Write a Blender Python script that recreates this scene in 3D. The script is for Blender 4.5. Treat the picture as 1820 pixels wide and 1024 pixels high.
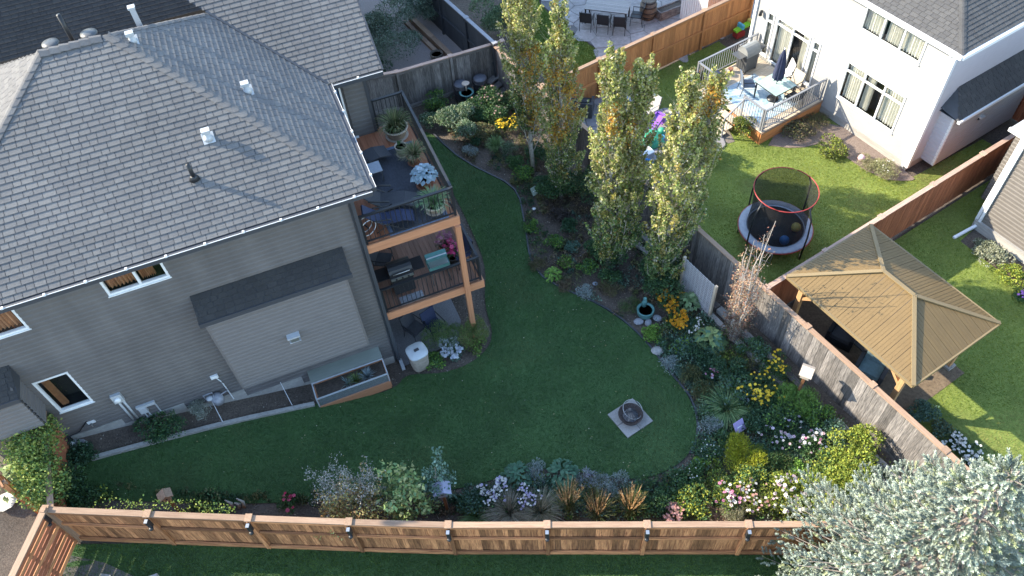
import bpy, bmesh, math, random
import numpy as np
from mathutils import Vector, Matrix
for o in list(bpy.data.objects): bpy.data.objects.remove(o)
sc = bpy.context.scene
COL = sc.collection
rad = math.radians
# ---------------------------------------------------------------- camera (drone, 21 m up, looking north and down)
CH, FPX, PITCH, ROLL = 21.0, 1442.0, rad(51.8), rad(-5.02)
_f = Vector((0, math.cos(PITCH), -math.sin(PITCH))); _u0 = Vector((0, math.sin(PITCH), math.cos(PITCH))); _r0 = Vector((1, 0, 0))
_r = _r0*math.cos(ROLL) + _u0*math.sin(ROLL); _u = _u0*math.cos(ROLL) - _r0*math.sin(ROLL)
cd = bpy.data.cameras.new('camera'); cam = bpy.data.objects.new('camera', cd); COL.objects.link(cam)
cd.sensor_width = 36; cd.lens = 36*FPX/1820; cd.clip_start = .1; cd.clip_end = 2000
m = Matrix((_r, _u, -_f)).transposed().to_4x4(); m.translation = (0, 0, CH); cam.matrix_world = m
sc.camera = cam
# ---------------------------------------------------------------- sky, sun, exposure
SAZ, SEL = rad(-15), rad(30.3)          # direction the light travels, sun elevation
to_sun = Vector((-math.cos(SAZ)*math.cos(SEL), -math.sin(SAZ)*math.cos(SEL), math.sin(SEL)))
w = bpy.data.worlds.new('World'); sc.world = w; w.use_nodes = True
nt = w.node_tree; bg = nt.nodes['Background']; sky = nt.nodes.new('ShaderNodeTexSky'); sky.sky_type = 'NISHITA'; sky.sun_disc = False
sky.sun_elevation = SEL; sky.sun_rotation = math.atan2(to_sun.x, to_sun.y); sky.air_density = 1.2; sky.dust_density = .6; sky.ozone_density = 1.2
nt.links.new(sky.outputs[0], bg.inputs[0]); bg.inputs[1].default_value = .15
sd = bpy.data.lights.new('sun', 'SUN'); so = bpy.data.objects.new('sun', sd); COL.objects.link(so)
sd.energy = 3.4; sd.angle = rad(.5); sd.color = (1, .88, .68); so.rotation_euler = to_sun.to_track_quat('Z', 'Y').to_euler(); so.location = (-20, 10, 40)
sc.view_settings.view_transform = 'Standard'; sc.view_settings.look = 'None'; sc.view_settings.exposure = 1.98; sc.view_settings.gamma = 1
sc.view_settings.use_curve_mapping = False
sc.render.engine = 'CYCLES'; sc.render.resolution_x = 1024; sc.render.resolution_y = 576
# ---------------------------------------------------------------- measuring helpers
def sstep(t): t = min(1, max(0, t)); return t*t*(3-2*t)
def softp(t, k=.35): return k*math.log1p(math.exp(min(40, t/k)))
def T(x, y):
    'ground height: the garden rises towards the west side of the house'
    if x > 3: return 0.0
    a = sstep((y-8)/4.5)
    z = (1-a)*.105*softp(-x-2.6) + a*.245*softp(-x-4.4)
    return min(z, 1.8) if z > .012 else 0.0
def ray(x, y): return _f*FPX + _r*(x-910) - _u*(y-512)
def P(x, y, z=0.):
    d = ray(x, y); t = (z-CH)/d.z; return Vector((0, 0, CH)) + d*t
def PT(x, y, dz=0.):
    z = 0
    for _ in range(12): q = P(x, y, z+dz); z = T(q.x, q.y)
    return q
class Frame:
    def __init__(s, o, deg): s.o = Vector((o[0], o[1], 0)); s.a = rad(deg); s.x = Vector((math.cos(s.a), math.sin(s.a), 0)); s.y = Vector((-math.sin(s.a), math.cos(s.a), 0))
    def w(s, x, y, z=0.): return s.o + s.x*x + s.y*y + Vector((0, 0, z))
    def l(s, p): d = p-s.o; return Vector((d.dot(s.x), d.dot(s.y), p.z))
    def g(s, x, y, z=0.): return s.l(P(x, y, z))
HF = Frame((-3.767, 14.087), 18.1)      # grey house: x along the long wall, y to the back
WF = Frame((14.379, 20.298), 29.2)      # white house, gazebo and the fences between
# ---------------------------------------------------------------- materials
MATS = {}
def mat(name, col, rough=.7, var=.15, scale=6., bump=.0, bscale=40., metal=0., attr=False, rnd=.0, stretch=None, col2=None, trans=0., spec=.4, alpha=1., coords='Object', tint=False):
    if name in MATS: return MATS[name]
    m = bpy.data.materials.new(name); m.use_nodes = True; n = m.node_tree.nodes; L = m.node_tree.links; b = n['Principled BSDF']
    b.inputs['Roughness'].default_value = rough; b.inputs['Metallic'].default_value = metal; b.inputs['Specular IOR Level'].default_value = spec
    tc = n.new('ShaderNodeTexCoord'); vec = tc.outputs[coords]
    oi = n.new('ShaderNodeObjectInfo')
    if stretch or rnd:
        mp = n.new('ShaderNodeMapping'); mp.inputs['Scale'].default_value = stretch or (1, 1, 1); L.new(vec, mp.inputs[0])
        if rnd:
            vm = n.new('ShaderNodeVectorMath'); vm.operation = 'MULTIPLY_ADD'; cb = n.new('ShaderNodeCombineXYZ')
            for i in range(3): L.new(oi.outputs['Random'], cb.inputs[i])
            L.new(cb.outputs[0], vm.inputs[0]); vm.inputs[1].default_value = (37, 61, 23); L.new(mp.outputs[0], vm.inputs[2]); vec = vm.outputs[0]
        else: vec = mp.outputs[0]
    nz = n.new('ShaderNodeTexNoise'); nz.inputs['Scale'].default_value = scale; nz.inputs['Detail'].default_value = 6; nz.inputs['Roughness'].default_value = .65; L.new(vec, nz.inputs['Vector'])
    rp = n.new('ShaderNodeValToRGB'); rp.color_ramp.elements[0].position = .3; rp.color_ramp.elements[1].position = .7
    c2 = col2 or tuple(min(1, c*(1+var)) for c in col); c1 = col if col2 else tuple(c*(1-var) for c in col)
    rp.color_ramp.elements[0].color = (*c1, 1); rp.color_ramp.elements[1].color = (*c2, 1); L.new(nz.outputs[0], rp.inputs[0]); out = rp.outputs[0]
    if attr:
        at = n.new('ShaderNodeAttribute'); at.attribute_name = 'Col'; mx = n.new('ShaderNodeMix'); mx.data_type = 'RGBA'; mx.blend_type = 'MULTIPLY'; mx.inputs[0].default_value = 1
        L.new(at.outputs['Color'], mx.inputs[6]); L.new(out, mx.inputs[7]); out = mx.outputs[2]
    if rnd:
        mr = n.new('ShaderNodeMapRange'); mr.inputs[3].default_value = 1-rnd; mr.inputs[4].default_value = 1+rnd; L.new(oi.outputs['Random'], mr.inputs[0])
        hs = n.new('ShaderNodeHueSaturation'); L.new(mr.outputs[0], hs.inputs['Value']); L.new(out, hs.inputs['Color']); out = hs.outputs[0]
    L.new(out, b.inputs['Base Color'])
    if bump:
        nb = n.new('ShaderNodeTexNoise'); nb.inputs['Scale'].default_value = bscale; nb.inputs['Detail'].default_value = 4; L.new(vec, nb.inputs['Vector'])
        bp = n.new('ShaderNodeBump'); bp.inputs['Strength'].default_value = bump; bp.inputs['Distance'].default_value = .02; L.new(nb.outputs[0], bp.inputs['Height']); L.new(bp.outputs[0], b.inputs['Normal'])
    if trans:
        tr = n.new('ShaderNodeBsdfTranslucent'); L.new(out, tr.inputs[0]); ms = n.new('ShaderNodeMixShader'); ms.inputs[0].default_value = trans
        L.new(b.outputs[0], ms.inputs[1]); L.new(tr.outputs[0], ms.inputs[2]); L.new(ms.outputs[0], n['Material Output'].inputs[0])
    if alpha < 1:
        tr = n.new('ShaderNodeBsdfTransparent'); ms = n.new('ShaderNodeMixShader'); ms.inputs[0].default_value = alpha
        L.new(tr.outputs[0], ms.inputs[1]); L.new(b.outputs[0], ms.inputs[2]); L.new(ms.outputs[0], n['Material Output'].inputs[0])
    MATS[name] = m; return m
def two_scale(m, scale, lo, hi, st=(1, 1, 1)):
    'broad wear patches over a material'
    n = m.node_tree.nodes; L = m.node_tree.links; b = n['Principled BSDF']; src = b.inputs['Base Color'].links[0].from_socket
    tc = n.new('ShaderNodeTexCoord'); nz = n.new('ShaderNodeTexNoise'); nz.inputs['Scale'].default_value = scale; nz.inputs['Detail'].default_value = 5; mp = n.new('ShaderNodeMapping'); mp.inputs['Scale'].default_value = st; L.new(tc.outputs['Object'], mp.inputs[0]); L.new(mp.outputs[0], nz.inputs['Vector'])
    mr = n.new('ShaderNodeMapRange'); mr.inputs[1].default_value = .3; mr.inputs[2].default_value = .7; mr.inputs[3].default_value = lo; mr.inputs[4].default_value = hi; L.new(nz.outputs[0], mr.inputs[0])
    hs = n.new('ShaderNodeHueSaturation'); L.new(mr.outputs[0], hs.inputs['Value']); L.new(src, hs.inputs['Color']); L.new(hs.outputs[0], b.inputs['Base Color']); return m
W = (.8, .8, .8)
M_shingle = mat('shingle', (.82, .82, .82), .9, .14, 30, .5, 120, attr=True)
two_scale(M_shingle, .45, .9, 1.1)
M_siding = two_scale(mat('grey_siding', (.125, .117, .115), .6, .06, 3, .08, 30), .7, .9, 1.1)
two_scale(M_siding, 2.2, .88, 1.1, (1, 1, .12))
M_taupe = mat('taupe_siding', (.158, .148, .147), .6, .06, 3, .08, 30)
M_trimdark = mat('dark_trim', (.055, .06, .07), .5, .15, 4)
M_white = mat('white_trim', (.74, .76, .78), .45, .06, 5)
M_wsiding = two_scale(mat('white_siding', (.36, .36, .36), .6, .03, 4), .6, .95, 1.04)
M_bsiding = mat('brown_siding', (.13, .118, .108), .6, .08, 3)
M_concrete = two_scale(mat('concrete', (.34, .33, .31), .85, .18, 12, .4, 90), 1.5, .8, 1.15)
M_aggr = mat('aggregate', (.2, .2, .21), .9, .6, 60, .6, 120)
M_soil = two_scale(mat('soil', (.05, .04, .034), .95, 0, 22, 1., 60, col2=(.16, .13, .105)), .9, .7, 1.2)
M_mulch = mat('mulch', (.10, .07, .055), .95, 0, 45, 1., 70, col2=(.3, .24, .21))
M_cedar = mat('cedar', (.13, .045, .022), .7, 0, 4, .2, 25, rnd=.5, col2=(.56, .27, .12), stretch=(1, 1, 1))
M_orange = mat('orange_cedar', (.36, .14, .05), .7, 0, 5, .2, 25, rnd=.2, col2=(.55, .25, .095))
M_grey = mat('weathered_wood', (.05, .048, .05), .85, 0, 6, .3, 30, rnd=.4, col2=(.27, .25, .24))
M_redwood = mat('red_stain', (.22, .07, .035), .7, 0, 4, .2, 25, rnd=.2, col2=(.4, .15, .075))
M_cap = mat('cap_wood', (.24, .15, .1), .7, 0, 5, .2, 25, rnd=.15, col2=(.38, .26, .18))
M_deck = mat('deck_board', (.33, .12, .06), .55, 0, 5, .1, 25, rnd=.2, col2=(.46, .2, .11))
M_deck2 = mat('deck_board_brown', (.19, .095, .065), .6, 0, 5, .1, 25, rnd=.2, col2=(.29, .165, .115))
M_fascia = mat('fascia_wood', (.4, .175, .09), .6, 0, 4, .1, 25, rnd=.1, col2=(.52, .25, .135))
M_pine = mat('pale_deck_wood', (.42, .34, .25), .7, 0, 5, .15, 25, rnd=.15, col2=(.62, .53, .42))
M_black = mat('black_metal', (.02, .022, .026), .4, .2, 8)
M_dgrey = mat('dark_grey_metal', (.07, .075, .08), .4, .2, 8)
M_steel = mat('steel', (.5, .5, .5), .3, .1, 8, metal=.8)
M_galv = mat('galvanised', (.42, .44, .46), .4, .12, 14)
M_cloth = mat('navy_fabric', (.03, .04, .085), .8, .25, 12)
M_charc = mat('charcoal_fabric', (.05, .052, .06), .85, .25, 12, .1)
M_rug = two_scale(mat('grey_rug', (.055, .06, .075), .95, .3, 30, .4, 150), 2, .8, 1.2)
M_rugb = mat('blue_rug_border', (.14, .18, .26), .95, .3, 30, .4, 150)
M_terra = mat('terracotta', (.3, .14, .09), .8, .25, 8)
M_pot = mat('pale_pot', (.42, .36, .3), .8, .2, 8)
M_teal = mat('teal', (.08, .2, .2), .4, .2, 6)
M_stone = mat('stone', (.27, .28, .31), .85, .3, 8, .4, 30)
M_paver = mat('paver', (.3, .29, .28), .9, .2, 10, .3, 40, rnd=.1)
M_glassd = mat('window_glass', (.012, .014, .016), .03, .1, 2, spec=.9)
def glassmat():
    m = bpy.data.materials.new('clear_glass'); m.use_nodes = True; n = m.node_tree.nodes; L = m.node_tree.links
    g = n.new('ShaderNodeBsdfGlossy'); g.inputs['Roughness'].default_value = .02; t = n.new('ShaderNodeBsdfTransparent'); t.inputs[0].default_value = (.94, .97, .97, 1)
    lw = n.new('ShaderNodeLayerWeight'); pw = n.new('ShaderNodeMath'); pw.operation = 'POWER'; L.new(lw.outputs['Facing'], pw.inputs[0]); pw.inputs[1].default_value = 3.5; fr = n.new('ShaderNodeMath'); fr.operation = 'MULTIPLY_ADD'; L.new(pw.outputs[0], fr.inputs[0]); fr.inputs[1].default_value = .8; fr.inputs[2].default_value = .06; ms = n.new('ShaderNodeMixShader'); L.new(fr.outputs[0], ms.inputs[0]); L.new(t.outputs[0], ms.inputs[1]); L.new(g.outputs[0], ms.inputs[2])
    L.new(ms.outputs[0], n['Material Output'].inputs[0]); MATS['clear_glass'] = m; return m
M_glass = glassmat()
M_curtain = mat('cream_curtain', (.62, .6, .54), .9, .08, 5)
M_warm = mat('warm_reflection', (.42, .2, .1), .8, .3, 6)  # orange reflections of the grey house windows, put into a sheet's colour
M_room = mat('dark_room', (.02, .02, .022), .9, .1, 3)  # near-black colour puts the unlit room's darkness behind the panes
M_leaf = mat('foliage', (.9, .9, .9), .6, .12, 3, attr=True, trans=.25, spec=.3)
M_needle = mat('spruce_needles', (.9, .9, .9), .6, .1, 3, attr=True, trans=.08, spec=.3)
M_bark = mat('pale_bark', (.26, .23, .19), .9, 0, 12, .5, 30, col2=(.5, .47, .42))
M_twig = mat('twig', (.2, .16, .14), .9, 0, 12, col2=(.38, .33, .3))
M_grass = mat('grass_blades', (.95, .95, .95), .6, .1, 2, attr=True, trans=.25, spec=.25)
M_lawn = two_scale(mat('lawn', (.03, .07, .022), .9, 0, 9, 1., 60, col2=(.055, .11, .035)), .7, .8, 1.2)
M_lawn2 = two_scale(mat('sunny_lawn', (.1, .15, .025), .9, 0, 9, .7, 60, col2=(.19, .23, .055)), .7, .8, 1.2)  # brighter copy of the lawn, sunlight put into the colour
M_blue = mat('blue_plastic', (.03, .2, .5), .4, .1, 5)
M_sky = mat('sky_blue_plastic', (.1, .42, .62), .4, .1, 5)
M_purple = mat('purple_plastic', (.24, .1, .48), .4, .1, 5)
M_green = mat('green_plastic', (.04, .3, .18), .5, .15, 8)
M_lime = mat('lime_plastic', (.25, .6, .05), .4, .1, 5)
M_red = mat('red_plastic', (.32, .04, .035), .4, .1, 5)
M_yel = mat('yellow_plastic', (.55, .45, .12), .4, .1, 5)
M_pink = mat('pink_ball', (.65, .42, .5), .4, .1, 5)
M_net = mat('safety_net', (.012, .012, .014), .8, .1, 5, alpha=.68)
M_pad = mat('spring_pad', (.29, .32, .37), .5, .15, 6)
M_gaz = mat('tan_metal_roof', (.15, .1, .042), .5, .1, 2)
M_cush = mat('teal_cushion', (.14, .22, .25), .8, .2, 6)
M_lilac = mat('lilac_sign', (.4, .33, .6), .6, .3, 14)
# ---------------------------------------------------------------- object helpers
def link(o, parent=None):
    COL.objects.link(o)
    if parent is not None: o.parent = parent
    return o
def tag(o, label, cat, group=None):
    o['label'] = label; o['category'] = cat
    if group: o['group'] = group
    return o
def thing(name, label, cat, loc=(0, 0, 0), rotz=0, group=None):
    o = bpy.data.objects.new(name, None); o.empty_display_size = .2; link(o); o.location = loc; o.rotation_euler = (0, 0, rotz)
    return tag(o, label, cat, group)
def part(name, parent, loc=(0, 0, 0)):
    o = bpy.data.objects.new(name, None); link(o, parent); o.location = loc; return o
_unit = {}
def unit(m):
    if m.name not in _unit:
        me = bpy.data.meshes.new('unit_'+m.name); v = [(x, y, z) for x in (-.5, .5) for y in (-.5, .5) for z in (-.5, .5)]
        me.from_pydata(v, [], [(0, 1, 3, 2), (4, 6, 7, 5), (0, 4, 5, 1), (2, 3, 7, 6), (0, 2, 6, 4), (1, 5, 7, 3)]); me.materials.append(m); _unit[m.name] = me
    return _unit[m.name]
def box(name, m, parent, c, s, rz=0, rx=0, ry=0):
    o = bpy.data.objects.new(name, unit(m)); link(o, parent); o.location = c; o.scale = s; o.rotation_euler = (rx, ry, rz); return o
def beam(name, m, parent, a, b, w, h, up=(0, 0, 1)):
    a = Vector(a); b = Vector(b); d = b-a; L = d.length; x = d/L; u = Vector(up)
    if abs(x.dot(u)) > .98: u = Vector((0, 1, 0))
    y = u.cross(x).normalized(); z = x.cross(y)
    o = bpy.data.objects.new(name, unit(m)); link(o, parent); mm = Matrix((x*L, y*w, z*h)).transposed().to_4x4(); mm.translation = (a+b)/2
    o.location = mm.translation; o.rotation_euler = Matrix((x, y, z)).transposed().to_euler(); o.scale = (L, w, h); return o
def fast(name, m, verts, faces, cols=None, parent=None, smooth=False):
    'verts (N,3); faces (F,k) all of one size; cols (N,3)'
    verts = np.asarray(verts, dtype=np.float32); faces = np.asarray(faces, dtype=np.int32); k = faces.shape[1]
    me = bpy.data.meshes.new(name); me.vertices.add(len(verts)); me.vertices.foreach_set('co', verts.ravel())
    me.loops.add(faces.size); me.loops.foreach_set('vertex_index', faces.ravel()); me.polygons.add(len(faces))
    me.polygons.foreach_set('loop_start', np.arange(0, faces.size, k, dtype=np.int32))
    if cols is not None:
        a = me.color_attributes.new('Col', 'FLOAT_COLOR', 'POINT'); c = np.ones((len(verts), 4), np.float32); c[:, :3] = cols; a.data.foreach_set('color', c.ravel())
    me.update(calc_edges=True); me.materials.append(m)
    if smooth: me.polygons.foreach_set('use_smooth', np.ones(len(faces), bool))
    o = bpy.data.objects.new(name, me); link(o, parent); return o
class MB:
    def __init__(s): s.v = []; s.f = []; s.c = []
    def quad(s, *p, col=None):
        i = len(s.v); s.v += [tuple(q) for q in p]; s.f.append(tuple(range(i, i+len(p))));  s.c += [col or (1, 1, 1)]*len(p)
    def box(s, c, sz, rz=0):
        i = len(s.v); ca, sa = math.cos(rz), math.sin(rz)
        for x in (-.5, .5):
            for y in (-.5, .5):
                for z in (-.5, .5):
                    a, b = x*sz[0], y*sz[1]; s.v.append((c[0]+a*ca-b*sa, c[1]+a*sa+b*ca, c[2]+z*sz[2]))
        s.c += [(1, 1, 1)]*8; s.f += [tuple(i+k for k in q) for q in [(0, 1, 3, 2), (4, 6, 7, 5), (0, 4, 5, 1), (2, 3, 7, 6), (0, 2, 6, 4), (1, 5, 7, 3)]]
    def tube(s, pts, r, n=8, cap=True, col=None):
        pts = [Vector(p) for p in pts]; rr = r if isinstance(r, (list, tuple)) else [r]*len(pts); base = len(s.v)
        for k, p in enumerate(pts):
            d = (pts[min(k+1, len(pts)-1)]-pts[max(k-1, 0)]).normalized(); a = d.orthogonal().normalized() if abs(d.z) < .99 else Vector((1, 0, 0)); b = d.cross(a)
            for j in range(n):
                t = 2*math.pi*j/n; s.v.append(tuple(p+(a*math.cos(t)+b*math.sin(t))*rr[k])); s.c.append(col or (1, 1, 1))
        for k in range(len(pts)-1):
            for j in range(n): s.f.append((base+k*n+j, base+k*n+(j+1) % n, base+(k+1)*n+(j+1) % n, base+(k+1)*n+j))
        if cap: s.f.append(tuple(base+j for j in range(n))[::-1]); s.f.append(tuple(base+(len(pts)-1)*n+j for j in range(n)))
    def lathe(s, prof, n=20, c=(0, 0, 0), squash=1., power=2.):
        base = len(s.v)
        for r, z in prof:
            for j in range(n):
                t = 2*math.pi*j/n; cx, sy = math.cos(t), math.sin(t)
                if power != 2: k = (abs(cx)**power+abs(sy)**power)**(-1/power); cx *= k; sy *= k
                s.v.append((c[0]+r*cx, c[1]+r*squash*sy, c[2]+z)); s.c.append((1, 1, 1))
        for k in range(len(prof)-1):
            for j in range(n): s.f.append((base+k*n+j, base+k*n+(j+1) % n, base+(k+1)*n+(j+1) % n, base+(k+1)*n+j))
        s.f.append(tuple(base+j for j in range(n))[::-1]); s.f.append(tuple(base+(len(prof)-1)*n+j for j in range(n)))
    def build(s, name, m, parent=None, smooth=False, attr=False):
        me = bpy.data.meshes.new(name); me.from_pydata(s.v, [], s.f); me.materials.append(m)
        if attr:
            a = me.color_attributes.new('Col', 'FLOAT_COLOR', 'POINT'); c = np.ones((len(s.v), 4), np.float32); c[:, :3] = s.c; a.data.foreach_set('color', c.ravel())
        if smooth: me.polygons.foreach_set('use_smooth', np.ones(len(me.polygons), bool))
        me.update(); o = bpy.data.objects.new(name, me); return link(o, parent)
def tube(name, m, parent, pts, r, n=8): b = MB(); b.tube(pts, r, n); return b.build(name, m, parent, smooth=n > 6)
def lathe(name, m, parent, prof, c=(0, 0, 0), n=20, squash=1., power=2., smooth=True): b = MB(); b.lathe(prof, n, c, squash, power); return b.build(name, m, parent, smooth=smooth)
def ball(name, m, parent, c, r, n=16):
    return lathe(name, m, parent, [(max(.001, r*math.sin(math.pi*k/10)), -r*math.cos(math.pi*k/10)) for k in range(11)], c, n)
def slab(name, m, parent, poly, z0, z1):
    'prism over a polygon of (x,y)'
    b = MB(); n = len(poly); lo = [(p[0], p[1], z0) for p in poly]; hi = [(p[0], p[1], z1) for p in poly]
    b.v = lo+hi; b.c = [(1, 1, 1)]*(2*n); b.f = [tuple(range(n))[::-1], tuple(range(n, 2*n))]+[(i, (i+1) % n, n+(i+1) % n, n+i) for i in range(n)]
    return b.build(name, m, parent)
def inpoly(px, py, poly):
    c = np.zeros(len(px), bool); n = len(poly)
    for i in range(n):
        x1, y1 = poly[i][:2]; x2, y2 = poly[(i+1) % n][:2]
        if y1 == y2: continue
        k = ((y1 > py) != (y2 > py)) & (px < (x2-x1)*(py-y1)/(y2-y1)+x1); c ^= k
    return c
def smoothpoly(pts, it=2):
    for _ in range(it):
        q = []
        for i in range(len(pts)):
            a, b = pts[i], pts[(i+1) % len(pts)]; q += [(a[0]*.75+b[0]*.25, a[1]*.75+b[1]*.25), (a[0]*.25+b[0]*.75, a[1]*.25+b[1]*.75)]
        pts = q
    return pts
def sheet(name, m, poly, dz, step=.7, kind='structure'):
    'a sheet over a polygon, laid on the terrain dz above it'
    bm = bmesh.new(); vs = [bm.verts.new((p[0], p[1], 0)) for p in poly]; bm.faces.new(vs); bmesh.ops.triangulate(bm, faces=bm.faces[:])
    xs = [p[0] for p in poly]; ys = [p[1] for p in poly]
    for ax, lo, hi in ((0, min(xs), max(xs)), (1, min(ys), max(ys))):
        k = math.ceil(lo/step)*step
        while k < hi:
            co = [0, 0, 0]; no = [0, 0, 0]; co[ax] = k; no[ax] = 1
            bmesh.ops.bisect_plane(bm, geom=bm.verts[:]+bm.edges[:]+bm.faces[:], plane_co=co, plane_no=no); k += step
    for v in bm.verts: v.co.z = T(v.co.x, v.co.y)+dz
    for f in bm.faces:
        if f.normal.z < 0: f.normal_flip()
        f.smooth = True
    me = bpy.data.meshes.new(name); bm.to_mesh(me); bm.free(); me.materials.append(m); o = bpy.data.objects.new(name, me); link(o)
    if kind: o['kind'] = kind
    return o
def vnoise(x, y, s, seed=0):
    'cheap smooth value noise on arrays, 0..1'
    r = np.random.RandomState(seed); g = r.rand(64, 64); x = np.asarray(x)*s+1000; y = np.asarray(y)*s+1000; xi = np.floor(x).astype(int); yi = np.floor(y).astype(int)
    fx = x-xi; fy = y-yi; fx = fx*fx*(3-2*fx); fy = fy*fy*(3-2*fy); G = lambda i, j: g[i % 64, j % 64]
    return (G(xi, yi)*(1-fx)+G(xi+1, yi)*fx)*(1-fy)+(G(xi, yi+1)*(1-fx)+G(xi+1, yi+1)*fx)*fy
def grass(name, label, poly, n, h, c1, c2, dz=.02, seed=1, holes=(), dry=None):
    r = np.random.RandomState(seed); xs = [p[0] for p in poly]; ys = [p[1] for p in poly]
    x = r.uniform(min(xs), max(xs), n); y = r.uniform(min(ys), max(ys), n); k = inpoly(x, y, poly)
    for hp in holes: k &= ~inpoly(x, y, hp)
    x = x[k]; y = y[k]; n = len(x); z = np.array([T(a, b) for a, b in zip(x, y)])+dz
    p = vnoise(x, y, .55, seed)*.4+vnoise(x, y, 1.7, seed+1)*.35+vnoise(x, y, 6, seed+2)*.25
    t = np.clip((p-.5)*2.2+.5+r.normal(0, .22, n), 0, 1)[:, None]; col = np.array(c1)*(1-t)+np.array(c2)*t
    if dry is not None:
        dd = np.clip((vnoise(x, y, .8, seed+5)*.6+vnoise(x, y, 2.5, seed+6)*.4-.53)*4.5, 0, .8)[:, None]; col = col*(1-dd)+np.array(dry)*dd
    hh = h*r.uniform(.5, 1.2, n); a = r.uniform(0, 2*np.pi, n); lean = r.uniform(.2, 1.0, n)*hh; w = r.uniform(.008, .016, n); b = a+np.pi/2+r.normal(0, .4, n)
    v = np.zeros((n, 3, 3)); v[:, 0] = np.c_[x+np.cos(b)*w, y+np.sin(b)*w, z-.01]; v[:, 1] = np.c_[x-np.cos(b)*w, y-np.sin(b)*w, z-.01]; v[:, 2] = np.c_[x+np.cos(a)*lean, y+np.sin(a)*lean, z+hh]
    o = fast(name, M_grass, v.reshape(-1, 3), np.arange(3*n).reshape(-1, 3), np.repeat(col, 3, 0)); o['kind'] = 'stuff'; tag(o, label, 'grass'); return o
# ---------------------------------------------------------------- foliage
def leafquads(c, d, s, L, Wd, fold=.15):
    'c centres, d leaf directions, s side vectors: diamond leaves'
    n = np.cross(d, s); L = np.asarray(L)[:, None]; Wd = np.asarray(Wd)[:, None]; v = np.zeros((len(c), 4, 3))
    v[:, 0] = c-d*L/2; v[:, 1] = c+s*Wd/2+n*L*fold; v[:, 2] = c+d*L/2; v[:, 3] = c-s*Wd/2+n*L*fold
    return v
def norm(a): return a/np.maximum(1e-6, np.linalg.norm(a, axis=1))[:, None]
LEAFG = 1.0
def pick(cols, n, r, jit=.16):
    cols = np.array(cols); c = cols[r.randint(0, len(cols), n)]; return np.clip(c*(1+r.normal(0, jit, n))[:, None]*np.where(c.max(1) < .35, 1.35, 1.0)[:, None], 0, .85)
def lobes(r, n, k, R, h, z0=.0, shell=.75):
    'points spread over the surface of k lobes that make up a crown of radius R, height h'
    a = r.uniform(0, 2*np.pi, k); q = np.sqrt(r.uniform(0, 1, k))*.68; lc = np.c_[np.cos(a)*q*R, np.sin(a)*q*R, z0+h*(.3+.45*r.uniform(0, 1, k)*(1-q*.5))]; lr = R*r.uniform(.28, .5, k)
    i = r.randint(0, k, n); d = norm(r.normal(0, 1, (n, 3))); d[:, 2] = np.where(d[:, 2] < -.3, -d[:, 2], d[:, 2]); rr = lr[i]*(shell+(1-shell)*r.uniform(0, 1, n)**.5)*r.uniform(.75, 1.08, n)
    p = lc[i]+d*rr[:, None]*np.array([1, 1, min(1.2, max(.6, h/(2*R)))]); p[:, 2] = np.maximum(p[:, 2], .03); return p, d, i
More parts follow.
